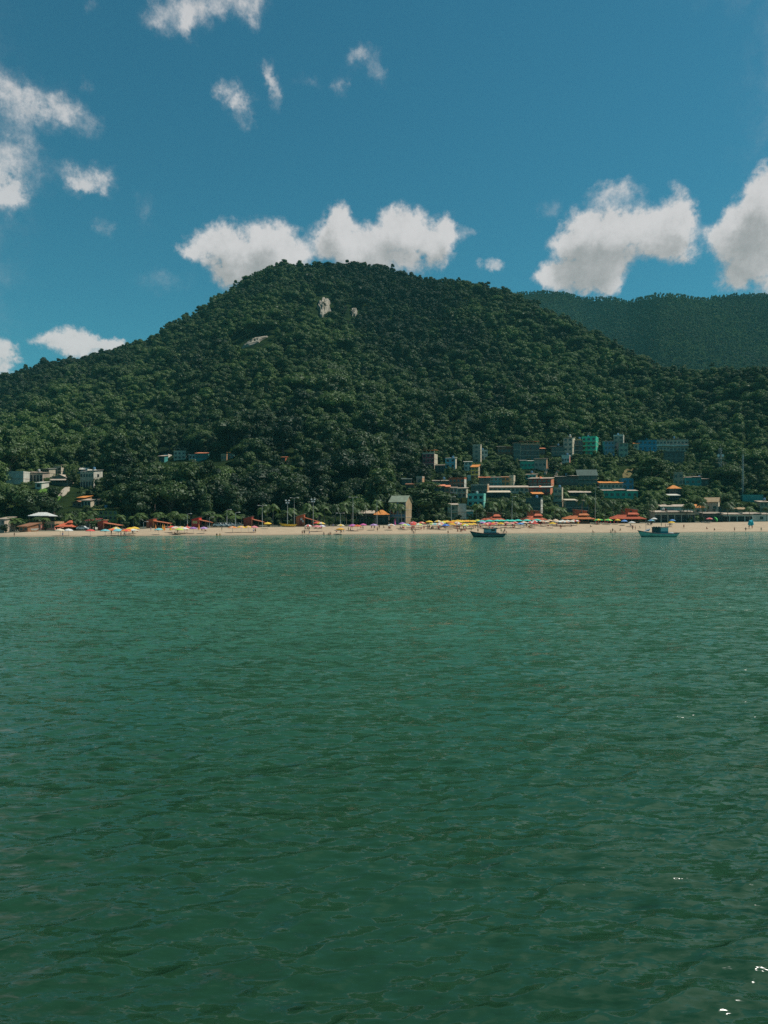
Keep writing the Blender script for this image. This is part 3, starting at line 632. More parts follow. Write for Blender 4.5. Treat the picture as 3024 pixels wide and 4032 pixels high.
H_('E',400,780,690,860,0,1,3,'dark','dark','shed','cream','the shed with cream roof','low shed with broad cream roof in front of the long white building',cat='shed',name='shed',ex='o')
H_('E',895,560,1065,630,40,1,3,'aqua','tan','flat','slab','the pale aqua cottage','low pale aqua house with tan side above the maroon building',ex='wn')
H_('E',940,622,1300,735,85,2,5,'maroon','salmon','flat','slab','the maroon building','wide maroon building with white window row and salmon sunlit end',cat='building',name='building',ex='wn')
H_('E',935,735,1275,815,70,1,5,'maroon','salmon','flat','white','the lower maroon house','dark maroon house with white balcony line directly below the wide maroon building',ex='bn')
H_('E',990,800,1120,880,0,1,2,'dark','dark','shed','orange','the hut with orange roof strip','dark hut with narrow orange roof strip below the maroon houses',cat='hut',name='hut',ex='o')
H_('E',1265,745,1400,990,36,3,2,'greygreen','cream','parapet','slab','the cream-sided apartment house','three-storey apartment house with cream sunlit side right of the maroon houses',ex='bn')
H_('E',905,880,1138,1090,52,2,3,'dteal','white','parapet','dteal','the white-ended house','dark house with tall white end wall and narrow windows behind the second pavilion',ex='')
H_('E',140,825,382,985,40,2,3,'aqua','aqua','parapet','aqua','the aqua house','cube-shaped pale aqua house above the yellow umbrellas',ex='n')
H_('E',832,115,1075,385,0,3,4,'dark','tan','terrace','tan','the dark concrete block','large dark concrete house block with tan roof terrace on the upper slope',ex='')
H_('E',826,200,880,385,0,2,1,'cream','cream','parapet','cream','the cream stair tower','narrow cream stair tower at the left edge of the dark concrete block',ex='',name='house')
H_('E',740,150,830,385,0,3,2,'dteal','dteal','flat','slab','the dark teal block','dark teal three-storey house left of the cream stair tower',ex='')
H_('E',530,200,740,300,0,1,5,'brown','brown','flat','slab','the brown row','long brown low house at the forest edge left of the dark teal block',ex='')
H_('E',830,388,1010,490,0,1,4,'emerald','teal','flat','white','the emerald house','dark emerald house with white roof slab below the concrete block',ex='')
H_('E',1015,355,1190,500,30,1,3,'grey','tan','flat','slab','the grey house with tan end','grey single-storey house with tan end wall beside the emerald house',ex='n')
H_('E',1080,205,1150,300,0,1,2,'dark','dark','shed','salmon','the pink-roofed house','small dark house with pink roof right of the concrete block',ex='')
H_('E',1235,200,1400,320,0,2,3,'dteal','dteal','flat','slab','the shaded teal house','shaded teal house left of the tall grey house',ex='w')
H_('E',1395,78,1565,330,65,4,2,'pale','cream','flat','slab','the tall grey house','four-storey pale grey house with cream side left of the turquoise block',ex='wn',yaw=28)
H_('E',1370,318,1492,420,30,1,3,'white','pink','parapet','white','the pink-sided cottage','white cottage with pink side wall below the tall grey house',ex='n')
H_('E',1500,112,1640,310,0,3,2,'dark','olive','flat','cream','the olive balcony house','dark house with olive balconies squeezed beside the turquoise block',ex='b')
H_('E',1300,590,1580,700,0,1,5,'dark','dteal','flat','slab','the long dark house','long dark house with pale roof slab right of the maroon building',ex='')
# --- favela, right half
H_('F',310,75,565,305,90,4,3,'green','green','parapet','green','the turquoise block','bright turquoise four-storey block with stacked balconies',cat='building',name='building',ex='b',yaw=24)
H_('F',600,125,725,310,0,3,3,'bluegrey','bluegrey','flat','slab','the blue-grey house','blue-grey three-storey house right of the turquoise block',ex='w')
H_('F',722,52,882,240,45,3,2,'conc','white','parapet','white','the white-ended grey house','raw grey three-storey house with white end wall, highest of the right cluster',ex='n')
H_('F',790,150,905,345,0,3,2,'greygreen','grey','flat','slab','the mossy grey house','mossy grey house in front of the raw grey house')
H_('F',978,138,1045,235,0,1,1,'cream','yellow','shed','orange','the yellow cottage','tiny yellow cottage left of the deep blue house',ex='')
H_('F',1045,108,1275,260,0,2,4,'dblue','dblue','flat','dteal','the deep blue house','wide deep blue house among the upper houses on the right')
H_('F',1275,105,1450,262,0,2,4,'pale','pale','flat','slab','the pale upper house','pale two-storey house right of the deep blue house',ex='bw')
H_('F',1450,100,1690,275,0,2,5,'pale','cream','flat','dark','the pale end house','pale two-storey house at the right end of the upper row',ex='bw')
H_('F',1372,268,1640,420,0,2,4,'dark','olive','parapet','dark','the dark lower house','dark two-storey house directly under the pale end house')
H_('F',250,495,500,720,0,3,4,'dteal','dark','gable','dteal','the big dark teal house','big dark teal three-storey house in the middle of the right slope',ex='b')
H_('F',540,650,830,760,0,1,6,'pale','pale','shed','orange','the orange-tiled white house','white house with long row of windows and orange tiled roof',ex='w')
H_('F',830,625,975,765,0,2,2,'dblue','dblue','parapet','dblue','the navy-blue house','plain navy-blue house at the right end of the orange tiled roof')
H_('F',590,775,1030,875,0,1,6,'emerald','emerald','flat','slab','the emerald bungalow','long emerald bungalow with pale roof edge behind the third pavilion',ex='')
H_('F',150,785,420,850,0,1,5,'dark','dark','shed','slab','the pale-roofed shed','shed with pale sheet roof left of the emerald bungalow',cat='shed',name='shed',ex='o')
H_('F',95,908,395,1065,0,2,5,'dark','cream','flat','cream','the low cream building','low building with cream slab edges behind the brown cabins',cat='building',name='building',ex='o')
H_('F',1500,545,1625,705,0,2,2,'conc','grey','parapet','conc','the bare concrete house','bare concrete house right of the large forest tree',ex='')
H_('F',1450,695,1595,850,0,1,2,'dark','dark','hip','orange','the orange hipped hut','dark hut with bright orange hipped roof near the bare concrete house',cat='hut',name='hut',ex='o')
H_('G',575,600,785,712,0,1,3,'teal','teal','flat','slab','the grey-teal house','grey-teal house with bare roof frame near the antenna mast',ex='fw')
H_('G',750,620,888,712,0,1,2,'dark','dark','flat','slab','the dark annex','dark annex with pale roof edge between the grey-teal house and the mast',ex='')
H_('G',360,820,500,900,0,1,2,'dark','dark','shed','white','the white-roofed hut','dark hut with white roof edge below the orange hipped roof',cat='hut',name='hut',ex='o')
# --- right beach front
mk = H_('G',262,955,700,1085,0,1,0,'white','pale','shed','slab','the supermarket','whitish shop building with a red sign on its sloping upper wall',cat='shop',name='shop',ex='')
mk2 = H_('G',180,1060,700,1195,0,1,6,'pale','pale','flat','slab','the long shop front','long low shop front with broad blank white fascia at the back of the sand',cat='shop',name='shop',ex='o')
H_('G',640,945,850,1085,0,1,3,'pale','pale','hip','orange','the pale house with orange roof','pale house with small orange roof patch behind the tall twin palms',ex='')
H_('G',845,862,1075,1060,85,1,2,'pale','cream','gable','thatch','the thatched house','pale house with brown thatched roof and sunlit cream gable',ex='n',yaw=30)
H_('G',950,975,1110,1085,0,1,0,'dark','grey','gside','grey','the grey gabled shed','grey gabled shed in front of the thatched house',cat='shed',name='shed',ex='')
H_('G',1110,1000,1390,1085,0,1,3,'thatch','thatch','shed','thatch','the long beige-roofed house','low house with long beige roof and chimney stub behind the white shop front',ex='')
H_('G',830,1080,1065,1190,0,1,3,'dark','dark','flat','slab','the dark open bar','dark open-fronted bar behind the red and green umbrellas',cat='bar',name='bar',ex='o')
H_('G',1065,1085,1450,1185,0,1,4,'white','white','flat','slab','the white-framed shop front','white-framed shop front with four dark openings near the right edge',cat='shop',name='shop',ex='o')
H_('G',1450,1085,1700,1180,0,1,1,'white','white','flat','slab','the rightmost white shop','low white-walled shop at the right end of the beach',cat='shop',name='shop',ex='')
H_('G',1330,840,1590,925,0,1,0,'teal','teal','parapet','teal','the bare teal wall','bare teal walled house behind the palms near the right edge',ex='')
H_('G',1560,920,1700,1060,0,2,3,'greygreen','pale','flat','slab','the rightmost grey house','grey-green house with flat roof cut by the right edge',ex='')
# sign of the supermarket: red block and red lettering bar on a pale panel
def sign(owner, W, x, z, w, h):
    s = MB(); s.box(x, x+w, -.12, -.03, z, z+h); sg = s.build('sign', paint((.5,.5,.48), .6, .1), owner)
    s = MB(); s.box(x, x+w*.33, -.16, -.125, z-.05, z+h+.05); s.build('logo_block', paint((.6,.015,.03), .5, .1), sg)
    s = MB(); rr = random.Random(3); cx = x+w*.36
    while cx < x+w-.25:
        lw = rr.uniform(.16, .3); s.box(cx, cx+.05, -.15, -.125, z+h*.45, z+h*.92); s.box(cx, cx+lw, -.15, -.125, z+h*.85, z+h*.95); s.box(cx+lw*.6, cx+lw*.6+.06, -.15, -.125, z+h*.45, z+h*.85); cx += lw+.12
    s.box(x+w*.34, x+w, -.15, -.125, z+.02, z+h*.22)
    s.build('lettering', paint((.55,.03,.04), .5, .1), sg)
sign(mk[0], mk[1], -mk[1]/2+1.2, mk[3]*.4, 5.6, 1.15)
# the four climbing wall strips / stairs seen as pale diagonals on the slope
def stair(crop, x0, y0, x1, y1, label):
    a, b = P(crop, x0, y0), P(crop, x1, y1)
    n = 14; mb = MB(); pts = []
    for i in range(n+1):
        f = i/n; p = (a[0]+(b[0]-a[0])*f, a[1]+(b[1]-a[1])*f); Y = hit(*p); pts.append(at(p[0], p[1], Y))
    for i in range(n):
        p, q = pts[i], pts[i+1]; d = Vector((q.x-p.x, q.y-p.y, 0)).normalized(); s = Vector((-d.y, d.x, 0))*.7
        z0, z1 = min(p.z, q.z)-.8, max(p.z, q.z)+.25
        c = [p+s, p-s, q-s, q+s]
        mb.add([(v.x, v.y, z0) for v in c]+[(v.x, v.y, z1) for v in c], [(0,3,2,1),(4,5,6,7),(0,1,5,4),(1,2,6,5),(2,3,7,6),(3,0,4,7)])
    tag(mb.build('stairway', C('slab')), label, 'stairs')
    xs = sorted((a[0], b[0])); ys = sorted((a[1], b[1])); RECTS.append((xs[0], xs[1], ys[0], ys[1], hit((xs[0]+xs[1])/2, ys[1])))
stair('E',1148,560,1240,350,'pale concrete stairway climbing beside the grey house with tan end')
stair('E',1285,590,1360,410,'narrow concrete stairway climbing toward the pink-sided cottage')
# ------------------------------------------------------------------ kiosks and pavilions of the beach
def kiosk(crop, x0, y0, x1, y1, ax, ay, wall, label, ref, win=None, roofc='dark', white=False):
    pa, pb = P(crop, x0, y0), P(crop, x1, y1); pw = P(crop, ax, ay)
    cx = (pa[0]+pb[0])/2; Y = float(backY(cx)) + 5; s = Y/F
    base = at(cx, 0, Y); base.z = gz(base.x, Y)
    W = (pb[0]-pa[0])*s; top = CAMH - (pa[1]-HYP)*s - base.z; D = 4.2
    t = empty('kiosk', base, 0); tag(t, label, 'kiosk', 'brick kiosks along the back of the beach')
    RECTS.append((pa[0]-4, pw[0], pa[1]-6, pb[1], Y)); LAND.append((cx, pb[1], Y, ref))
    h0, h1 = top*.80, top
    m = MB(); m.prism([(-W/2, -.4), (W/2, -.4), (W/2, h1-.15), (-W/2, h0-.15)], 0, D); m.build('wall', C(wall), t)
    m = MB(); m.prism([(-W/2-.5, h0-.2), (W/2+.25, h1-.14), (W/2+.25, h1+.04), (-W/2-.5, h0)], -.5, D+.5); m.build('roof', C(roofc), t)
    m = MB(); m.box(W/2, W/2+.3, -.12, .2, -.4, h0*.92); m.build('pillar', C('salmon'), t)
    if win:
        m = MB(); m.box(-W*.36, W*.28, -.06, .1, h0*.5, h0*.78, 1); m.box(-W*.38, W*.3, -.05, .08, h0*.47, h0*.5, 0); m.build('window', [C('cream'), paint((.6,.5,.2))], t)
    else:
        m = MB(); m.box(-W*.1, W*.3, -.04, .1, h0*.12, h0*.82); m.build('door', C('maroon'), t)
    if white:
        for i, (bx, bz) in enumerate(((.05, .62), (.28, .42))):
            m = MB(); m.box(W*bx, W*bx+.85, -.07, -.02, h0*bz, h0*bz+.7); m.box(W*bx+.2, W*bx+.45, -.07, -.02, h0*bz+.7, h0*bz+.95); m.build('notice', WHITE, t)
    L_ = (pw[0]-pb[0])*s; za = h0*.86; zb = CAMH-(pw[1]-HYP)*s-base.z
    m = MB(); n = 22                     # rows of tiles as a rippled slope
    for k in range(n):
        y0_ = -.9+(D+1.4)*k/n; y1_ = -.9+(D+1.4)*(k+.86)/n
        m.prism([(W/2+.02, za), (W/2+L_, zb), (W/2+L_, zb+.16), (W/2+.02, za+.16)], y0_, y1_)
    m.prism([(W/2+.02, za-.05), (W/2+L_, zb-.05), (W/2+L_, zb+.08), (W/2+.02, za+.08)], -.85, D+.4)
    m.build('awning_roof', paint((.62,.2,.1), .85, .3, 1.2), t)
    for px_, py_ in ((L_-.3, -.6), (L_-.3, D), (L_*.5, -.6)):
        m = MB(); zt = za+(zb-za)*px_/L_; m.box(W/2+px_-.08, W/2+px_+.08, py_-.08, py_+.08, -.4, zt-.04); m.build('post', paint((.3,.14,.08)), t)
    m = MB(); m.box(W/2+.4, W/2+L_*.5, .6, 1.1, -.3, 1.05); m.build('counter', paint((.25,.1,.06)), t)
    return t
kiosk('A',1275,1150,1350,1270,1555,1225,'maroon','dark maroon beach kiosk with pale roof and red awning, leftmost of the brick kiosks','the dark maroon kiosk',roofc='thatch')
kiosk('B',420,1128,510,1255,710,1200,'brick','brick-brown beach kiosk with flat dark roof and orange tiled awning','the brick-brown kiosk')
kiosk('B',1010,1112,1105,1245,1285,1190,'red','bright red beach kiosk with yellow shuttered window','the bright red kiosk',win=True)
kiosk('C',195,1100,300,1230,490,1192,'maroon','dark red beach kiosk with orange awning between two lamp posts','the dark red kiosk')
kiosk('C',880,1070,985,1222,1185,1180,'brick','brick-red beach kiosk with white notices on its wall and mossy roof','the mossy-roofed kiosk',white=True,roofc='greygreen')
def hip_roof(mb, x0, x1, y0, y1, z0, z1, inset, m=0, th=.18):
    ym = (y0+y1)/2
    vs = [(x0,y0,z0),(x1,y0,z0),(x1,y1,z0),(x0,y1,z0),(x0+inset,ym,z1),(x1-inset,ym,z1)]
    lo_ = [(x, y, z-th) for x, y, z in vs[:4]]
    mb.add(vs+lo_, [(0,1,5,4),(1,2,5),(2,3,4,5),(3,0,4),(9,8,7,6),(6,7,1,0),(7,8,2,1),(8,9,3,2),(9,6,0,3)], m)
def pavilion(crop, x0, y0, x1, y1, label, ref, col, cabin=None, cabcol='brick', turret=False, pole=None, off=4, group='tiled pavilions along the beach', cat='pavilion'):
    pa, pb = P(crop, x0, y0), P(crop, x1, y1); cx = (pa[0]+pb[0])/2; Y = float(backY(cx))+off; s = Y/F
    base = at(cx, 0, Y); base.z = gz(base.x, Y)
    W = (pb[0]-pa[0])*s; zt = CAMH-(pa[1]-HYP)*s-base.z; ze = CAMH-(pb[1]-HYP)*s-base.z; D = 6.5
    t = empty('pavilion', base, 0); tag(t, label, cat, group)
    RECTS.append((pa[0], pb[0], pa[1]-4, pb[1]+16, Y)); LAND.append((cx, pb[1]+15, Y, ref))
    m = MB(); zt_ = max(zt, ze+.8); ins = min(W*.3, 4.5)
    hip_roof(m, -W/2, W/2, -.8, D+.8, ze, zt_*.97, ins)
    # rows of raised roll tiles on the front slope
    ym = D/2; n = int(W/.55)
    for k in range(n):
        x = -W/2 + W*(k+.5)/n; up = min(1, (W/2-abs(x))/ins)
        m.tube([(x, -.78, ze+.03), (x + (0 if up >= 1 else 0), -.8+(ym+.8)*up, ze+(zt_*.97-ze)*up+.03)], .09, 4, 0)
    m.build('roof', col, t)
    if turret:
        m = MB(); hip_roof(m, W*.02, W*.34, 1.2, 4.6, zt_*.97+.15, zt_*.97+1.0, .7); m.box(W*.02+.3, W*.34-.3, 1.5, 4.3, zt_*.9, zt_*.97+.12); m.build('ridge_vent', col, t)
    npost = max(3, int(W/3))
    for k in range(npost+1):
        m = MB(); x = -W/2+.5+(W-1)*k/npost; m.box(x-.09, x+.09, -.4, -.22, -.5, ze-.03); m.build('post', paint((.2,.12,.08)), t)
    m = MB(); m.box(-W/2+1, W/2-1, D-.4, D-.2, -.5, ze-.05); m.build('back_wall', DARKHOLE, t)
    m = MB(); m.box(-W*.3, W*.3, 1.6, 2.2, -.4, 1.05); m.build('counter', C('brown'), t)
    if cabin:
        ca, cb = P(crop, cabin[0], cabin[1]), P(crop, cabin[2], cabin[3]); Yc = Y+7.2; sc = Yc/F
        xa, xb = (ca[0]-CXP)*sc-base.x, (cb[0]-CXP)*sc-base.x; za, zb = CAMH-(ca[1]-HYP)*sc-base.z, CAMH-(cb[1]-HYP)*sc-base.z
        m = MB(); m.prism([(xa, -.5), (xb, -.5), (xb, za-(za-zb)*.25), (xa, za)], 7.2, 11); m.build('cabin', C(cabcol), t)
        m = MB(); m.prism([(xa-.4, za+.02), (xb+.4, za-(za-zb)*.27), (xb+.4, za-(za-zb)*.27+.2), (xa-.4, za+.22)], 6.8, 11.4); m.build('cabin_roof', C('slab'), t)
        m = MB(); m.box(xa+(xb-xa)*.45, xa+(xb-xa)*.6, 7.1, 7.3, zb+(za-zb)*.35, zb+(za-zb)*.6); m.build('cabin_window', GLASS, t)
    return t
ORT = paint((.66,.22,.09), .85, .35, 1.0); RDT = paint((.6,.14,.07), .85, .35, 1.0); CORT = paint((.64,.17,.09), .85, .3, 1.0)
pavilion('A',720,1190,955,1240,'red-roofed beach pavilion with small turret on its ridge, leftmost of the pavilions','the red-roofed pavilion',RDT,turret=True,off=6)
pavilion('E',310,1105,632,1150,'coral tiled pavilion behind the turquoise umbrellas, with dark brown cabin above','the first coral pavilion',CORT,(400,1055,585,1110),'brown',turret=True)
pavilion('E',835,1097,1185,1152,'coral tiled pavilion in front of the white-ended house','the second coral pavilion',CORT,(930,1020,1080,1090),'brown',turret=True)
pavilion('F',45,1090,485,1140,'wide orange thatch-coloured pavilion in front of a brown cabin with round window','the wide orange pavilion',ORT,(210,1015,370,1090),'brick',turret=True)
pavilion('F',668,1080,1145,1138,'bright orange-red tiled pavilion with tall brick cabin behind it, rightmost','the rightmost orange pavilion',RDT,(845,1000,1030,1075),'brick',turret=True)
# white tent roof above the left trees
pavilion('A',370,1045,648,1098,'white hipped pavilion roof rising above the palms at left','the white hipped roof',paint((.6,.6,.57),.7,.2),off=26,group=None)
# ------------------------------------------------------------------ wording helper
def rel(dx, dy, w=14):
    if abs(dx) <= w: return 'above' if dy < -6 else ('below' if dy > 14 else 'in front of')
    return 'left of' if dx < 0 else 'right of'
ORD = ['first','second','third','fourth','fifth','sixth','seventh','eighth','ninth','tenth','eleventh','twelfth','thirteenth','fourteenth','fifteenth','sixteenth','seventeenth','eighteenth','nineteenth','twentieth']
def settle(items, suffix='from the left'):
    """items: [obj, base label, px]; look-alikes beside the same landmark are told apart by their order"""
    by = {}
    for o, lab, px in items: by.setdefault(lab, []).append((px, o))
    for lab, l in by.items():
        l.sort(key=lambda q: q[0])
        if len(l) == 1: l[0][1]['label'] = lab; continue
        for i, (px, o) in enumerate(l):
            w = ('left one' if i == 0 else 'right one') + ' of two' if len(l) == 2 else (ORD[i] + ' from the left' if i < len(l)-1 else 'rightmost')
            if len(l) > 2 and i == 0: w = 'leftmost'
            o['label'] = lab + ', ' + w
def nearest(px, py, Y=None, pool=None, wy=1.6):
    best = min(pool or LAND, key=lambda l: (l[0]-px)**2 + (wy*(l[1]-py))**2)
    return best
BEACHLAND = None
# ------------------------------------------------------------------ trees
def leaf_cluster(rr, c, r, n, V, Fc, size):
    for _ in range(n):
        while True:
            d = Vector((rr.gauss(0, 1), rr.gauss(0, 1), rr.gauss(.35, 1)))
            if d.length > .2: break
        d.normalize()
        if d.z < -.45: d.z = -d.z
        p = Vector(c) + Vector((d.x*r[0], d.y*r[1], d.z*r[2])) * rr.uniform(.82, 1.16)
        nn = (d + Vector((rr.gauss(0, .3), rr.gauss(0, .3), rr.gauss(.1, .3)))).normalized()
        u = nn.cross(Vector((rr.gauss(0,1), rr.gauss(0,1), rr.gauss(0,1)))).normalized(); w = nn.cross(u)
        s = size*rr.uniform(.6, 1.35); a, b_ = u*s*.5, w*s*.32
        o = len(V); V += [p-a, p-b_*1.0, p+a+nn*(-.12*s), p+b_]
        Fc.append((o, o+1, o+2, o+3))
def crown_mesh(name, seed, kind):
    rr = random.Random(seed); V = []; Fc = []
    if kind == 'round': R_, Hc, n = 4.2, 5.2, 15
    elif kind == 'spread': R_, Hc, n = 5.4, 3.0, 17
    elif kind == 'tall': R_, Hc, n = 3.0, 7.0, 13
    elif kind == 'loose': R_, Hc, n = 4.0, 5.0, 11
    else: R_, Hc, n = 2.0, 2.2, 6
    zb = {'round': 3.6, 'spread': 5.2, 'tall': 3.0, 'loose': 3.8}.get(kind, .6)
    for i in range(n):
        a = rr.uniform(0, 6.283); t = rr.random()**.6; q = rr.random()
        if kind == 'spread': x, z = R_*.8*t, zb + Hc*(.75 - .55*t*t + rr.uniform(-.12, .15))
        else:
            z = zb + Hc*q; prof = math.sin(math.pi*min(.95, .18+.72*q))
            x = R_*.72*t*prof
        cr = R_*rr.uniform(.24, .42)*(1.15 if kind == 'spread' else 1)
        c = (x*math.cos(a), x*math.sin(a), z); r = (cr, cr, cr*rr.uniform(.62, .85))
        # opaque inner lump + leaves round it
        o = len(V)
        m_ = MB(); m_.ball(c, r[0]*.74, r[1]*.74, r[2]*.7, 6, 4)
        V += [Vector(v)+Vector((rr.gauss(0,.1), rr.gauss(0,.1), rr.gauss(0,.1))) for v in m_.v]; Fc += [tuple(k+o for k in f) for f in m_.f]
        leaf_cluster(rr, c, r, 150 if kind != 'loose' else 105, V, Fc, .58 if kind != 'bush' else .42)
    me = bpy.data.meshes.new(name); me.from_pydata([tuple(v) for v in V], [], Fc); me.update(); return me
def trunk_mesh(name, seed, kind):
    rr = random.Random(seed); m = MB()
    h = {'round': 6, 'spread': 6.6, 'tall': 7, 'loose': 6}.get(kind, 1.6)
    bx, by = rr.uniform(-.5, .5), rr.uniform(-.5, .5)
    m.tube([(0,0,-1.5), (bx*.3, by*.3, h*.4), (bx, by, h)], [.34, .25, .1], 7)
    for i in range(5 if kind != 'bush' else 3):
        a = rr.uniform(0, 6.28); z = h*rr.uniform(.45, .75); l_ = rr.uniform(1.4, 2.6)*(1.3 if kind == 'spread' else 1)*(.5 if kind == 'bush' else 1)
        m.tube([(bx*z/h, by*z/h, z), (bx+l_*.6*math.cos(a), by+l_*.6*math.sin(a), z+l_*.5), (bx+l_*math.cos(a), by+l_*math.sin(a), z+l_*1.0)], [.13, .09, .04], 5)
    return m.mesh(name, BARK)
def palm_meshes(seed):
    rr = random.Random(seed); t = MB(); lx, ly = rr.uniform(-1, 1), rr.uniform(-.6, .6); h = 7.0
    t.tube([(0,0,-1), (lx*.15, ly*.15, h*.35), (lx*.5, ly*.5, h*.7), (lx, ly, h)], [.22, .16, .13, .12], 7)
    V = []; Fc = []; top = Vector((lx, ly, h))
    nf = 19
    for i in range(nf):
        a = 2*math.pi*i/nf + rr.uniform(-.15, .15); lift = rr.uniform(-.35, 1.15); Lf = rr.uniform(2.6, 3.5)
        dh = Vector((math.cos(a), math.sin(a), 0)); sd_ = Vector((-math.sin(a), math.cos(a), 0))
        def pt(s): return top + dh*Lf*s*math.cos(lift*.5) + Vector((0, 0, Lf*(lift*.75*s - (.75+.25*lift)*s*s)))
        n = 11
        for k in range(n):
            s0 = .1+.9*k/n; s1 = .1+.9*(k+.75)/n; p0, p1 = pt(s0), pt(s1); w = .62*math.sin(math.pi*min(1, .12+.86*s0))+.12
            for sg in (-1, 1):
                o = len(V); dr = Vector((0, 0, -w*.55)); V += [p0, p1, p1+sd_*sg*w+dr+dh*.22, p0+sd_*sg*w*1.05+dr+dh*.2]; Fc.append((o, o+1, o+2, o+3))
    for k in range(5):
        a = rr.uniform(0, 6.28); m_ = MB(); m_.ball((lx+.25*math.cos(a), ly+.25*math.sin(a), h-.25), .14, .14, .17, 6, 4); o = len(V); V += m_.v; Fc += [tuple(j+o for j in f) for f in m_.f]
    me = bpy.data.meshes.new('palm_crown'); me.from_pydata([tuple(v) for v in V], [], Fc); me.update()
    return t.mesh('palm_trunk', PALMBARK), me
KINDS = ['round', 'spread', 'tall', 'loose']
PROT = {}
for ki, kd in enumerate(KINDS + ['bush']):
    PROT[kd] = []
    for s_ in range(4 if kd in ('round', 'loose') else 3):
        PROT[kd].append((trunk_mesh('trunk', 100+ki*10+s_, kd), crown_mesh('crown', 200+ki*10+s_, kd)))
PALMS = [palm_meshes(300+i) for i in range(5)]
for l_ in PROT.values():
    for t_, c_ in l_: c_.materials.append(FOL_OBJ)
for t_, c_ in PALMS: c_.materials.append(FOL_OBJ)
SHN = [(.22, 'dark'), (.45, 'green'), (.68, 'bright'), (.9, 'pale')]
def shade_name(v): return min(SHN, key=lambda s: abs(s[0]-v))
TREES = []     # for wording
def plant(kind, i, x, y, z, sc, shade, rot, name='tree', sz=None):
    tm_, cm_ = (PALMS if kind == 'palm' else PROT[kind])[i]
    t = empty(name, (x, y, z), rot); t.scale = (sc, sc, sz or sc)
    a = link('trunk', tm_, t); c = link('crown', cm_, t); c.color = (shade, shade, shade, 1)
    return t
def blocked(px, ptop, pbot, half, Y):
    for x0, x1, y0, y1, YR in RECTS:
        if Y < YR+6 and px+half*.7 > x0 and px-half*.7 < x1 and ptop < y1 and pbot > y0: return True
    return False
TKW = {'round': 'round tree', 'spread': 'spreading tree', 'tall': 'slender tree', 'loose': 'airy tree', 'bush': 'low bush', 'palm': 'coconut palm'}
# hand-placed trees: crop, crown centre x, crown top y, crown base y, width, kind, shade
HAND = [('A',935,480,690,130,'round',.32,'dark round tree between the gabled house and the flat-roofed villa'),('A',1345,590,760,170,'loose',.5,'green tree at the right corner of the flat-roofed villa'),('A',1130,960,1110,190,'loose',.55,'green tree below the low cream house'),
 ('D',1000,815,1185,740,'round',.3,'big dark round tree standing on the beach front right of the tall gabled house'),
 ('B',1040,560,880,300,'round',.62,'bright dome-shaped tree in the dark forest above the bright red kiosk'),
 ('C',330,170,430,620,'spread',.4,'huge umbrella-shaped dark tree crowning the slope right of the narrow orange-roofed house'),
 ('C',700,430,760,620,'spread',.6,'wide bright green spreading tree at the centre of the lower slope'),
 ('C',420,480,800,560,'round',.58,'broad bright green round tree above the dark red kiosk'),
 ('D',130,130,460,420,'spread',.55,'bright green spreading tree high left of the magenta house'),
 ('B',380,560,900,330,'round',.35,'large dark round tree between the long left cluster and the bright dome tree'),
 ('B',720,400,760,300,'round',.4,'dark round tree below the half-built cream house'),
 ('F',1300,370,700,330,'round',.5,'large green forest tree filling the gap left of the bare concrete house'),
 ('F',1080,430,760,260,'round',.42,'round dark tree right of the brown bare slope'),
 ('G',120,430,760,280,'tall',.45,'tall green tree left of the bare concrete house at the village edge'),
 ('C',1180,780,1000,220,'loose',.7,'bright yellow-green tree over the palms right of the mossy-roofed kiosk'),
 ('E',620,400,600,260,'round',.35,'dark round tree between the yellow house and the dark teal block'),
 ('E',430,380,590,200,'round',.45,'green round tree right of the yellow house'),
 ('F',120,480,640,260,'loose',.68,'light green tree above the long dark house'),
 ('F',660,330,520,240,'loose',.5,'green tree below the blue-grey house'),
 ('A',1480,410,720,200,'round',.62,'bright olive-topped tree right of the flat-roofed villa'),
 ('D',560,300,700,260,'loose',.45,'green loose tree left of the raw concrete house'),
 ('G',1180,880,1040,170,'round',.6,'bright round tree among the palms behind the long beige-roofed house')]
for c, cx, ty, by, w, kd, shd, lab in HAND:
    px, pt = P(c, cx, ty); pb = P(c, cx, by)[1]; half = w/K/2
    Yb = hit(px, min(pb+4, float(np.interp(px, BX, BY))-3))
    Yb = max(Yb, float(backY(px))+9)
    s = Yb/F; z = gz((px-CXP)*s, Yb); top = CAMH-(pt-HYP)*s
    vv = np.array([v.co for v in PROT[kd][len(TREES) % 3][1].vertices]); hgt = vv[:, 2].max(); rad = np.percentile(np.hypot(vv[:, 0], vv[:, 1]), 93)
    sx_ = half*s/rad; sz_ = max((top-z)/hgt, sx_*.5)
    t = plant(kd, len(TREES) % 3, (px-CXP)*s, Yb, z, sx_, shd, random.uniform(0, 6), sz=sz_)
    tag(t, lab, 'tree'); LAND.append((px, pb, Yb, 'the ' + ' '.join(lab.split()[:4]) if False else None)) if False else None
    RECTS.append((px-half*.5, px+half*.5, pt+4, pb-(pb-pt)*.3, Yb)) if False else None
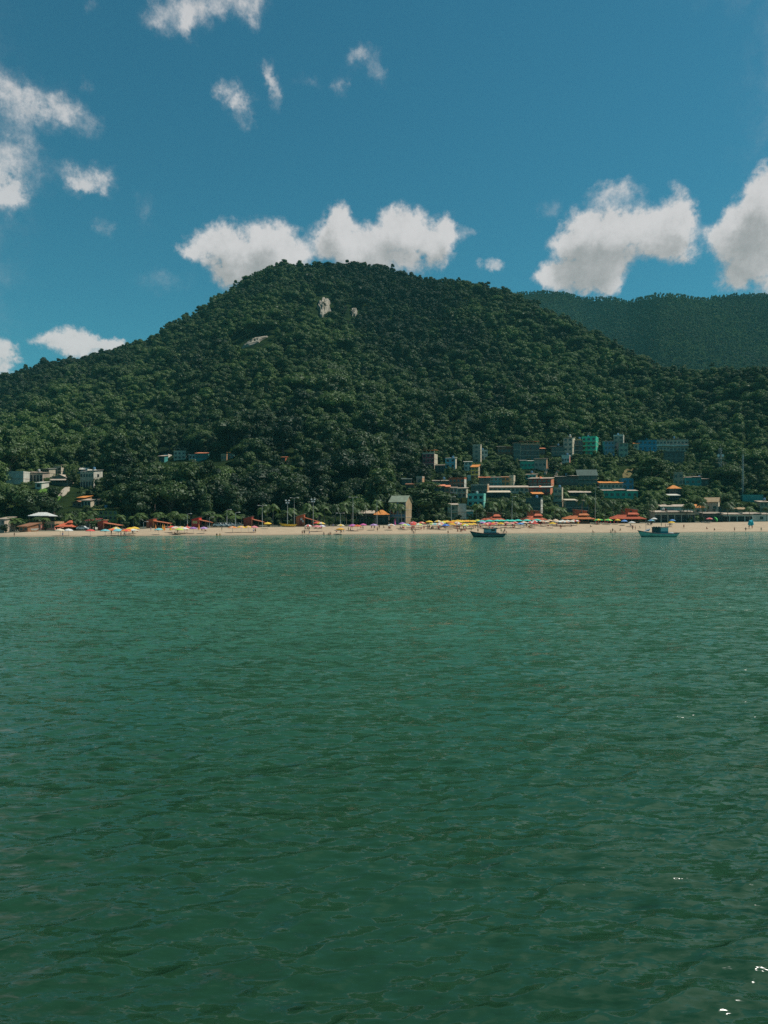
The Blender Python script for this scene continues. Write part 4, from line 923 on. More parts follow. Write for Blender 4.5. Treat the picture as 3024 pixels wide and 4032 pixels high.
# palms: crop, crown centre, crown height in the picture, extra distance behind the sand
PALMXY = [('A',120,1125),('A',215,1140),('A',500,1120),('A',610,1135),('A',880,1080),('A',960,1120),('A',1080,1060),('A',1140,1110),('A',1180,1050),
 ('B',90,1095),('B',250,1110),('B',330,1070),('B',560,1062),('B',640,1100),('B',740,1075),('B',790,1050),('B',860,1100),('B',920,1080),('B',1210,1060),('B',1290,1050),('B',1340,1090),('B',1500,1040),('B',1600,1100),
 ('C',60,1075),('C',170,1085),('C',440,1005),('C',510,965),('C',575,960),('C',690,1080),('C',760,1040),('C',830,1010),('C',1040,950),('C',1095,985),('C',1170,965),('C',1250,985),('C',1150,1065),('C',1400,960),('C',1480,935),('C',1540,985),('C',1610,930),
 ('D',20,1000),('D',110,960),('D',180,1010),('D',310,950),('D',420,965),('D',445,905),('D',660,945),('D',770,955),
 ('E',250,960),('E',335,1015),('E',470,930),('E',560,900),('E',640,960),('E',705,925),('E',760,980),('E',850,985),('E',905,955),('E',1270,980),('E',1345,1005),
 ('F',300,830),('F',390,865),('F',475,880),('F',600,950),('F',720,915),('F',785,965),('F',860,940),('F',1180,950),('F',1260,900),
 ('G',590,960),('G',640,945),('G',800,930),('G',1130,930),('G',1420,985),('G',1640,1000)]
rp = random.Random(21); items = []
for i, (c, x, y) in enumerate(PALMXY):
    px, py = P(c, x, y); Yp = float(backY(px)) + (rp.uniform(7, 12) if c in 'DEFG' else rp.uniform(9, 24)); s = Yp/F
    X = (px-CXP)*s; g = gz(X, Yp); hz = CAMH-(py-HYP)*s - g
    if hz < 3.5: hz = 3.5
    sx_ = rp.uniform(.72, 1.0)*(1.3 if (c, x) in (('E', 1270), ('G', 590), ('G', 1130)) else 1)
    t = plant('palm', i % 5, X, Yp, g, sx_, rp.uniform(.25, .75), rp.uniform(0, 6.28), name='palm_tree', sz=hz/7.0)
    lx = PALMS[i % 5][0].vertices[-1].co
    tag(t, None, 'palm tree', 'coconut palms behind the beach')
    size = 'short' if hz < 6 else ('medium' if hz < 10 else 'tall')
    items.append((t, px, py, size))
beach_pool = [l for l in LAND if l[1] > 2045]
lab = []
for t, px, py, size in items:
    l_ = nearest(px, 2070, pool=beach_pool, wy=.2)
    side = 'behind' if abs(px-l_[0]) < 14 else ('left of' if px < l_[0] else 'right of')
    lab.append((t, f'{size} palm {side} {l_[3]}', px))
settle(lab)
# the forest itself: one jittered planting over the hill; nearest trees are things of their own, the far mass is one stand
pts = []
def smallp_(A): return (A[:, 2] > .28) & (A[:, 2] < .4)
def plantzone(Y0, Y1, pxlo, pxhi, d0, far=False):
    Y = Y0
    while Y < Y1:
        d = d0
        x0, x1 = (pxlo-CXP)/F*Y, (pxhi-CXP)/F*Y
        xs = np.arange(x0, x1, d) + rng.uniform(-.5, .5)*d
        xs = xs + rng.uniform(-.42, .42, len(xs))*d; ys = Y + rng.uniform(-.42, .42, len(xs))*d
        pts.append(np.stack([xs, ys, np.full(len(xs), 1.0 if far else 0.0)], -1))
        Y += d
plantzone(262, 985, -140, 3170, 6.6)
def crest(fn, p0, p1, step, flag, back=-16):
    for off in np.arange(back, 8, step):
        q = np.arange(p0, p1, step*F/900*.8); Yc = fn(q)+off+rng.uniform(-1, 1, len(q)); Xc = (q+rng.uniform(-2, 2, len(q))-CXP)/F*Yc
        pts.append(np.stack([Xc, Yc, np.full(len(q), flag)], -1))
crest(ridgeY, -120, 3160, 4.5, .25); crest(farR, 1960, 3160, 5.0, .8)
def village_growth():
    Y = 300
    while Y < 600:
        d = 3.1; xs = np.arange((1480-CXP)/F*Y, (3040-CXP)/F*Y, d); xs = xs + rng.uniform(-.45, .45, len(xs))*d; ys = Y + rng.uniform(-.45, .45, len(xs))*d
        zz = terr(xs, ys); q = HYP-F*(zz-CAMH)/ys; k = (q > 1725) & (ys > footY(CXP+F*xs/ys)-20)
        pts.append(np.stack([xs, ys, np.full(len(xs), .3)], -1)[k]); Y += d
    Y = 290
    while Y < 470:
        d = 3.3; xs = np.arange((-20-CXP)/F*Y, (560-CXP)/F*Y, d); xs = xs + rng.uniform(-.45, .45, len(xs))*d; ys = Y + rng.uniform(-.45, .45, len(xs))*d
        zz = terr(xs, ys); q = HYP-F*(zz-CAMH)/ys; k = (q > 1830) & (ys > footY(CXP+F*xs/ys)-20)
        pts.append(np.stack([xs, ys, np.full(len(xs), .3)], -1)[k]); Y += d
village_growth()
plantzone(1180, 2370, 1900, 3150, 7.5, True)
A = np.concatenate(pts); px = CXP+F*A[:, 0]/A[:, 1]; far = A[:, 2] > .5
keep = np.where(far, A[:, 1] < farR(px)+8, (A[:, 1] > footY(px)-8) & (A[:, 1] < ridgeY(px)+9))
keep &= ~(far & (px < 1950))
smallp = (A[:, 2] > .28) & (A[:, 2] < .4); ridge = (np.abs(A[:, 2]-.25) < .01) | (np.abs(A[:, 2]-.8) < .01)
A, px, far, smallp, ridge = A[keep], px[keep], far[keep], smallp[keep], ridge[keep]
Z = terr(A[:, 0], A[:, 1]); py = HYP-F*(Z-CAMH)/A[:, 1]
# rock faces and open ground keep their own clearings (picture position, radius)
CLEAR = [P('A', 600, 830)+(95, 40), P('A', 850, 820)+(30, 30), P('F', 915, 540)+(26, 30), (1277, 1216, 33, 48), (1000, 1349, 64, 22), (1395, 1232, 20, 26), (955, 1380, 14, 12)]
scl = np.clip(np.exp(rng.normal(.1, .34, len(A))), .55, 2.1); ss0 = np.clip((A[:, 1]-footY(px))/(ridgeY(px)-footY(px)), 0, 1); scl = np.where(far, np.clip(scl, .6, 1.15)*.85, scl*(1.32-.5*ss0)); scl = np.where(~far & (ss0 > .9), np.clip(scl, .5, 1.4), scl); vis0 = far | smallp_(A) | ridge | (rng.rand(len(A)) < .78+.2*ss0); scl = np.where(smallp, np.clip(scl, .6, 1.4)*.46, scl); scl = np.where(ridge, np.clip(scl, .45, 1.4)*.72, scl)
vis = vis0.copy()
for cx, cy, rx, ry in CLEAR:
    hpx = 11*F/A[:, 1]
    vis &= (smallp & (rng.rand(len(A)) < .05)) | ~((np.abs(px-cx) < rx+.3*hpx) & (py-hpx*.85 < cy+ry*.75) & (py > cy-ry))
for i in range(len(A)):
    if not far[i] and A[i, 1] < 640 and vis[i]:
        sz = 9.3*scl[i]*F/A[i, 1]
        if blocked(px[i], py[i]-sz, py[i], sz*.5, A[i, 1]):
            vis[i] = False
            if smallp[i]:
                for f_ in (.62, .36):      # low plants where a taller one would stand before a house
                    if not blocked(px[i], py[i]-sz*f_, py[i], sz*.5*f_, A[i, 1]): scl[i] *= f_; vis[i] = True; break
A, px, py, Z, far, smallp = A[vis], px[vis], py[vis], Z[vis], far[vis], smallp[vis]
scl = scl[vis]
n = len(A)
# leaf tint varies in slow patches, paler on the middle slope, darker at the ridge
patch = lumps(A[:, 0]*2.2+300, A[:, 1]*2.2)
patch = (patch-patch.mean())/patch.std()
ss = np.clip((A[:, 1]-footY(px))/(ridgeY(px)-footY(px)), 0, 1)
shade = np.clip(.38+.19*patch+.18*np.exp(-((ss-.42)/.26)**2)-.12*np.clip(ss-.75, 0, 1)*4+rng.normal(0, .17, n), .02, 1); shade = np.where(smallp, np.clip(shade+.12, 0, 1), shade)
KINDS5 = KINDS + ['palm']
knd = np.where(rng.rand(n) < .42, 0, np.where(rng.rand(n) < .45, 3, np.where(rng.rand(n) < .5, 1, 2)))
knd = np.where(smallp & (rng.rand(n) < .45), 4, knd)
inframe = (px > 5) & (px < 3019)
order = np.argsort(np.where(inframe & ~far, A[:, 1] / np.where(smallp, scl*.9, scl), 1e9))
NIND = 215
ind = set(order[:NIND].tolist())
lab = []
upper = [l for l in LAND]
for i in order[:NIND]:
    kd = KINDS5[knd[i]]; sh, sn = shade_name(shade[i]); sc = float(scl[i])
    if px[i] > 1700 and py[i] > 1740 and not smallp[i]: sc *= .8
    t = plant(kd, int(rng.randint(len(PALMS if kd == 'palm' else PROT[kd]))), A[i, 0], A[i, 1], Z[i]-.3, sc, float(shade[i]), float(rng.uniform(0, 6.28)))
    tag(t, None, 'tree', 'forest trees on the lower slope')
    l_ = nearest(px[i], py[i]-12, pool=upper)
    dx, dy = px[i]-l_[0], (py[i]-12)-l_[1]
    far_ = math.hypot(dx, dy) > 90
    if abs(dx) < 22: r_ = ('above' if dy < -30 else 'behind') if dy < 4 else 'below'
    else: r_ = 'left of' if dx < 0 else 'right of'
    szw = 'small ' if sc < .72 else ('large ' if sc > 1.2 else '')
    lab.append((t, f'{szw}{sn} {TKW[kd]} {r_} {l_[3]}', px[i]))
settle(lab)
# everything beyond: one forest mass (instances of the same kinds of tree)
PC = bpy.data.collections.new('forest_tree_kinds'); plist = []
names = []
for kd in KINDS:
    for j, (tm_, cm_) in enumerate(PROT[kd]):
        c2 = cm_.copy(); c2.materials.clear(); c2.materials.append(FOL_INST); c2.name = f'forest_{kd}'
        names.append((kd, j, c2))
for k, (kd, j, me) in enumerate(names):
    o = bpy.data.objects.new('t%02d' % k, me); PC.objects.link(o)
for j_, (tm_, cm_) in enumerate(PALMS):
    c2 = cm_.copy(); c2.materials.clear(); c2.materials.append(FOL_INST); names.append(('palm', j_, c2)); o = bpy.data.objects.new('t%02d' % (len(names)-1), c2); PC.objects.link(o)
first = {}; cnt = {}
for k, (kd, j, me) in enumerate(names): first.setdefault(kd, k); cnt[kd] = cnt.get(kd, 0)+1
rest = np.array([i for i in range(n) if i not in ind])
# extra low growth on the ground between crowns
pm = bpy.data.meshes.new('forest'); pm.vertices.add(len(rest))
pm.vertices.foreach_set('co', np.stack([A[rest, 0], A[rest, 1], Z[rest]-.5], -1).astype(np.float32).ravel())
def attr(nm, tp, data, key='value'):
    a = pm.attributes.new(nm, tp, 'POINT'); a.data.foreach_set(key, data.ravel())
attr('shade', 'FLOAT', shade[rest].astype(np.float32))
attr('idx', 'INT', np.array([first[KINDS5[knd[i]]]+rng.randint(cnt[KINDS5[knd[i]]]) for i in rest], dtype=np.int32))
rot = np.zeros((len(rest), 3), np.float32); rot[:, 2] = rng.uniform(0, 6.28, len(rest)); rot[:, :2] = rng.normal(0, .06, (len(rest), 2)); attr('rot', 'FLOAT_VECTOR', rot, 'vector')
sc3 = np.stack([scl[rest]*rng.uniform(.9, 1.2, len(rest)), scl[rest]*rng.uniform(.9, 1.2, len(rest)), scl[rest]*rng.uniform(.85, 1.15, len(rest))], -1).astype(np.float32)
small = (px[rest] > 1700) & (py[rest] > 1740) & ~far[rest] & ~smallp[rest]; sc3[small] *= .8
attr('scl', 'FLOAT_VECTOR', sc3, 'vector')
fo = link('forest', pm); tag(fo, kind='stuff')
def gn_instances(o, coll):
    g = bpy.data.node_groups.new('forest_planting', 'GeometryNodeTree')
    g.interface.new_socket('Geometry', in_out='INPUT', socket_type='NodeSocketGeometry'); g.interface.new_socket('Geometry', in_out='OUTPUT', socket_type='NodeSocketGeometry')
    gn, gl = g.nodes, g.links
    gi, go = gn.new('NodeGroupInput'), gn.new('NodeGroupOutput')
    ip = gn.new('GeometryNodeInstanceOnPoints'); ci = gn.new('GeometryNodeCollectionInfo'); ci.inputs['Collection'].default_value = coll
    ci.inputs['Separate Children'].default_value = True; ci.inputs['Reset Children'].default_value = True
    gl.new(gi.outputs[0], ip.inputs['Points']); gl.new(ci.outputs[0], ip.inputs['Instance']); ip.inputs['Pick Instance'].default_value = True
    def na(nm, tp):
        q = gn.new('GeometryNodeInputNamedAttribute'); q.data_type = tp; q.inputs['Name'].default_value = nm; return q.outputs[0]
    gl.new(na('idx', 'INT'), ip.inputs['Instance Index'])
    er = gn.new('FunctionNodeEulerToRotation'); gl.new(na('rot', 'FLOAT_VECTOR'), er.inputs[0]); gl.new(er.outputs[0], ip.inputs['Rotation'])
    gl.new(na('scl', 'FLOAT_VECTOR'), ip.inputs['Scale']); gl.new(ip.outputs[0], go.inputs[0])
    m = o.modifiers.new('planting', 'NODES'); m.node_group = g
gn_instances(fo, PC)
print('forest', len(rest), 'individuals', NIND)
# ------------------------------------------------------------------ rock faces, bare ground, grass, path
def slope_patch(name, outline, mat, lift, label=None, cat=None, kind=None, rough=.6, bulge=1.0):
    """outline: picture-plane polygon centre + radii list; laid on the real slope as a thick lumpy slab"""
    cx, cy, rs = outline; n = 20; rr = random.Random(int(cx)); rows = 6; V = []
    mb = MB()
    for k in range(rows+1):
        for j in range(n):
            a = 2*math.pi*j/n; f = k/rows
            rad = rs(a)
            qx, qy = cx+rad[0]*f, cy+rad[1]*f
            Y = hit(qx, qy); p = at(qx, qy, Y); edge = 1-f**3
            d = lift*edge*bulge + rr.gauss(0, rough)*edge - (0 if f < 1 else 2.0)
            mb.v.append((p.x, p.y-d*.75, p.z+d*.55))
    for k in range(rows):
        for j in range(n):
            mb.f.append((k*n+j, (k+1)*n+j, (k+1)*n+(j+1) % n, k*n+(j+1) % n)); mb.m.append(0)
    o = mb.build(name, mat)
    tag(o, label, cat, kind=kind); return o
ROCK, nt, N2, L2, b2 = newmat('rock')
geo = N2.new('ShaderNodeNewGeometry'); mp = N2.new('ShaderNodeMapping'); mp.inputs['Scale'].default_value = (.12, .12, .5); L2.new(geo.outputs['Position'], mp.inputs[0])
n_ = N2.new('ShaderNodeTexNoise'); n_.inputs['Scale'].default_value = 2; n_.inputs['Detail'].default_value = 8; n_.inputs['Roughness'].default_value = .7; L2.new(mp.outputs[0], n_.inputs['Vector'])
r_ = N2.new('ShaderNodeValToRGB'); r_.color_ramp.elements[0].position = .38; r_.color_ramp.elements[1].position = .6; r_.color_ramp.elements[0].color = (.09, .085, .065, 1); r_.color_ramp.elements[1].color = (.46, .385, .3, 1)
L2.new(n_.outputs['Fac'], r_.inputs['Fac']); L2.new(r_.outputs['Color'], b2.inputs['Base Color']); b2.inputs['Roughness'].default_value = .9
def ell(rx, ry, seed, tilt=0):
    rr = random.Random(seed); k = [rr.uniform(.75, 1.15) for _ in range(20)]
    def f(a):
        s = k[int(round(a/(2*math.pi)*20)) % 20]; x, y = rx*s*math.cos(a), ry*s*math.sin(a)
        return x*math.cos(tilt)-y*math.sin(tilt), x*math.sin(tilt)+y*math.cos(tilt)
    return f
slope_patch('rock_face', (1277, 1214, ell(31, 44, 1)), ROCK, 6.5, 'pale upright rock face high on the forested hill below its summit', 'rock face', rough=1.3)
slope_patch('rock_face', (1000, 1349, ell(60, 10, 2, -.42)), ROCK, 3.5, 'slanting strip of pale bare rock on the left shoulder of the hill', 'rock face', rough=.7)
slope_patch('rock_face', (1395, 1232, ell(15, 19, 3)), ROCK, 4, 'small rock outcrop right of the tall upright rock face', 'rock face', rough=.7)
slope_patch('bare_slope', (P('F', 905, 540)[0], P('F', 905, 540)[1], ell(22, 30, 4, .6)), paint((.2,.16,.06), .95, .7, .35), .3, kind='structure', rough=.12)
GR = paint((.10,.21,.03), .95, .6, .35)
slope_patch('grass', (P('A', 600, 840)[0], P('A', 600, 840)[1], ell(72, 38, 5, -.15)), GR, .35, kind='stuff', rough=.15)
slope_patch('path', (P('A', 840, 790)[0], P('A', 840, 790)[1], ell(13, 34, 6, .9)), paint((.42,.36,.28), .95, .3, .5), 1.5, kind='structure', rough=.1)
# ------------------------------------------------------------------ beach things
def sandpoint(px, py):
    Y = hit(px, py); X = (px-CXP)/F*Y; return X, Y, gz(X, Y)
beach_pool = [l for l in LAND if l[1] > 2045] + [(1920, 2105, 214, 'the dark fishing boat'), (2590, 2105, 214, 'the green fishing boat')]
UC = dict(yellow=(.8,.5,.06), gold=(.78,.38,.04), orange=(.75,.25,.06), red=(.66,.09,.07), pink=(.72,.25,.26), magenta=(.6,.12,.32), purple=(.38,.18,.45), lilac=(.5,.36,.55), turquoise=(.07,.56,.44),
    teal=(.2,.5,.52), blue=(.13,.3,.62), royal=(.05,.1,.55), lime=(.5,.66,.12), green=(.1,.5,.12), cream=(.7,.6,.44), white=(.72,.7,.66), peach=(.74,.42,.26))
UM = {k: paint(v, .75, .12, 1.5) for k, v in UC.items()}
_um = {}
def umbrella_meshes(c1, c2):
    if (c1, c2) in _um: return _um[(c1, c2)]
    n = 16; r_, h, z = 1.22, .62, 1.95; m = MB()
    ring = [(r_*math.cos(2*math.pi*k/n), r_*math.sin(2*math.pi*k/n), z - (.05 if k % 2 else 0)) for k in range(n)]
    mid = [(r_*.55*math.cos(2*math.pi*k/n), r_*.55*math.sin(2*math.pi*k/n), z+h*.62) for k in range(n)]
    top = (0, 0, z+h)
    for k in range(n):
        k2 = (k+1) % n; mi = 0 if (k//2) % 2 == 0 else 1
        m.add([ring[k], ring[k2], mid[k2], mid[k]], [(0,1,2,3)], mi); m.add([mid[k], mid[k2], top], [(0,1,2)], mi)
        lw = [(x*1.0, y*1.0, zz-.14) for x, y, zz in (ring[k], ring[k2])]
        m.add([lw[0], lw[1], ring[k2], ring[k]], [(0,1,2,3)], mi)
    p = MB(); p.tube([(0,0,-.4), (0,0,z+h+.12)], .028, 6)
    _um[(c1, c2)] = (m.mesh('canopy', [UM[c1], UM[c2]]), p.mesh('pole', POLE)); return _um[(c1, c2)]
CN = dict(teal='pale blue', royal='royal blue', gold='golden', peach='peach')
def cname(c1, c2):
    a, b = CN.get(c1, c1), CN.get(c2, c2); return a if c1 == c2 else f'{a} and {b}'
# crop, canopy middle x, canopy middle y, colours, width factor
U = [('A',1375,1285,'teal','teal'),('A',1460,1275,'orange','red'),('A',1545,1283,'teal','teal'),('A',1640,1285,'orange','red'),('A',1180,1285,'red','red'),('A',895,1278,'white','white'),('A',785,1280,'cream','cream'),
 ('B',50,1278,'teal','teal'),('B',20,1255,'yellow','cream'),('B',150,1280,'red','red'),('B',190,1280,'red','orange'),('B',205,1262,'yellow','yellow'),('B',262,1253,'yellow','yellow'),('B',250,1280,'white','cream'),('B',583,1270,'teal','teal'),
 ('B',750,1240,'red','red'),('B',800,1248,'cream','white'),('B',815,1262,'orange','peach'),('B',850,1270,'lime','lime'),('B',872,1248,'yellow','cream'),('B',915,1258,'white','cream'),('B',950,1248,'red','pink'),('B',1032,1255,'purple','purple'),('B',1170,1253,'purple','lilac'),('B',1545,1245,'peach','orange'),
 ('C',50,1245,'pink','peach'),('C',163,1240,'yellow','peach'),('C',260,1240,'yellow','peach'),('C',335,1240,'pink','pink'),('C',512,1192,'yellow','yellow'),('C',1043,1223,'white','red'),('C',1150,1185,'red','red'),('C',1205,1190,'cream','yellow'),('C',1155,1232,'pink','pink'),('C',1218,1228,'lilac','white'),('C',1465,1218,'cream','yellow'),('C',1462,1268,'gold','gold'),('C',1622,1218,'purple','magenta'),
 ('D',190,1226,'red','orange'),('D',265,1210,'magenta','magenta'),('D',405,1214,'purple','lilac'),('D',630,1215,'peach','white'),('D',778,1194,'purple','purple'),('D',800,1212,'lime','cream'),('D',838,1212,'blue','teal'),('D',918,1184,'red','pink'),('D',925,1204,'red','red'),('D',988,1206,'lime','white'),('D',1030,1186,'red','peach'),
 ('D',1130,1170,'yellow','yellow'),('D',1245,1165,'yellow','cream'),('D',1360,1168,'yellow','gold'),('D',1410,1180,'orange','orange'),('D',1490,1183,'white','peach'),('D',1170,1200,'cream','lime'),('D',1205,1203,'white','teal'),('D',1275,1192,'cream','pink'),('D',1300,1180,'lime','cream'),('D',1345,1215,'royal','blue'),('D',1425,1203,'gold','yellow'),
 ('D',1500,1160,'gold','yellow'),('D',1560,1164,'gold','gold'),('D',1615,1163,'yellow','gold'),('D',1583,1203,'gold','yellow'),
 ('E',65,1166,'gold','yellow'),('E',145,1163,'yellow','yellow'),('E',205,1165,'yellow','yellow'),('E',265,1156,'yellow','lime'),('E',92,1206,'gold','yellow'),('E',110,1218,'white','lime'),('E',215,1200,'yellow','gold'),
 ('D',1320,1172,'yellow','yellow'),('D',1445,1166,'gold','yellow'),('D',1530,1163,'yellow','yellow'),('D',1590,1166,'orange','gold'),('E',30,1172,'yellow','yellow'),('E',110,1166,'orange','gold'),('E',178,1166,'yellow','gold'),('D',1260,1206,'peach','white'),('D',1520,1198,'white','pink'),('E',160,1204,'yellow','yellow'),('E',455,1200,'red','red'),('E',700,1192,'peach','pink'),('E',870,1180,'white','peach'),('E',960,1180,'red','white'),('E',1160,1170,'peach','cream'),('E',1330,1170,'white','cream'),('E',1410,1172,'peach','white'),('E',1490,1168,'cream','white'),
 ('E',320,1165,'turquoise','teal'),('E',417,1160,'turquoise','turquoise'),('E',525,1158,'turquoise','turquoise'),('E',580,1158,'turquoise','turquoise'),('E',660,1158,'turquoise','turquoise'),('E',715,1158,'turquoise','turquoise'),('E',795,1154,'turquoise','turquoise'),('E',910,1154,'turquoise','turquoise'),('E',1040,1150,'turquoise','turquoise'),
 ('E',335,1182,'lilac','purple'),('E',372,1200,'peach','red'),('E',415,1190,'magenta','pink'),('E',480,1188,'yellow','gold'),('E',512,1190,'pink','peach'),('E',570,1194,'yellow','gold'),('E',645,1185,'pink','peach'),('E',755,1184,'red','pink'),('E',826,1198,'blue','blue'),
 ('E',1010,1166,'white','red'),('E',1012,1192,'red','red'),('E',1112,1165,'white','peach'),('E',1245,1192,'yellow','yellow'),('E',1205,1156,'cream','peach'),('E',1283,1150,'peach','cream'),('E',1290,1162,'cream','peach'),('E',1375,1160,'cream','white'),('E',1440,1162,'white','cream'),('E',1520,1156,'cream','peach'),('E',1560,1162,'white','red'),
 ('F',520,1146,'green','yellow'),('F',645,1148,'green','lime'),('F',765,1148,'yellow','gold'),('F',857,1160,'blue','blue'),('F',955,1180,'white','white'),('F',1245,1132,'white','white'),('F',1210,1155,'blue','teal'),
 ('G',410,1153,'blue','blue'),('G',397,1180,'yellow','yellow'),('G',893,1131,'red','pink')]
ru = random.Random(5); lab = []
UMB = []
for c, x, y, c1, c2 in U:
    px, py = P(c, x, y)
    X, Y, z = sandpoint(px, py+2.2*F/float(backY(px)))
    Y = min(Y, float(backY(px))+3.0); X = (px-CXP)/F*Y; z = gz(X, Y); hz = CAMH-(py-HYP)/F*Y-z    # canopy height wanted
    cm_, pm_ = umbrella_meshes(c1, c2); s = max(.85, min(1.35, hz/2.2))
    if px > 1650 and py < 2056 and hz > 2.6: s *= 1.0
    t = empty('beach_umbrella', (X, Y, z), ru.uniform(0, 6.28)); w = ru.uniform(1.12, 1.35)*(1.3 if c1 in ('turquoise', 'green') else 1)
    t.scale = (w, w, s); t.rotation_euler[0] = ru.uniform(-.07, .07)
    link('canopy', cm_, t); link('pole', pm_, t)
    tag(t, None, 'beach umbrella', 'beach umbrellas open on the sand'); UMB.append((px, py, Y, X))
    l_ = nearest(px, 2070, pool=beach_pool, wy=.2)
    side = 'before' if abs(px-l_[0]) < 22 else ('left of' if px < l_[0] else 'right of')
    lab.append((t, f'{cname(c1, c2)} umbrella {side} {l_[3]}', px))
settle(lab)
# green umbrella tipped over on its side
X, Y, z = sandpoint(*P('G', 960, 1182)); cm_, pm_ = umbrella_meshes('green', 'green')
t = empty('beach_umbrella', (X+1.2, Y, z+.2)); t.rotation_euler = (.15, R(62), 0); t.location = (X-1.4, Y, z+.35); t.scale = (1.15,)*3
link('canopy', cm_, t); link('pole', pm_, t); tag(t, 'green umbrella tipped on its edge beside the red one at the dark bar', 'beach umbrella')
# folded umbrellas standing in the sand
def folded(c, x, y, col, lab_, h=2.3):
    X, Y, z = sandpoint(*P(c, x, y)); t = empty('folded_umbrella', (X, Y, z))
    m = MB(); m.tube([(0,0,.25), (0,0,.5), (0,0,1.5), (0,0,h)], [.4, .36, .2, .04], 8); m.build('canopy', UM[col], t)
    m = MB(); m.tube([(0,0,-.3), (0,0,h+.15)], .03, 6); m.build('pole', POLE, t)
    tag(t, lab_, 'folded umbrella', 'folded umbrellas standing in the sand'); return t
folded('B',540,1300,'orange','orange folded umbrella standing at the foot of the brick-brown kiosk')
folded('B',632,1297,'gold','golden folded umbrella between brick-brown kiosk and its awning post, left of a pair')
folded('B',655,1297,'orange','orange folded umbrella, right of a pair near the brick-brown kiosk awning')
folded('B',735,1296,'yellow','yellow folded umbrella alone on the sand right of the brick-brown kiosk')
folded('B',955,1292,'red','red folded umbrella left of the bright red kiosk')
folded('B',1105,1287,'orange','orange folded umbrella in front of the bright red kiosk pillar')
folded('D',680,1225,'magenta','magenta folded umbrella under the tall gabled house',2.6)
folded('E',1580,1207,'yellow','thick yellow folded umbrella at the left corner of the wide orange pavilion',3.2)
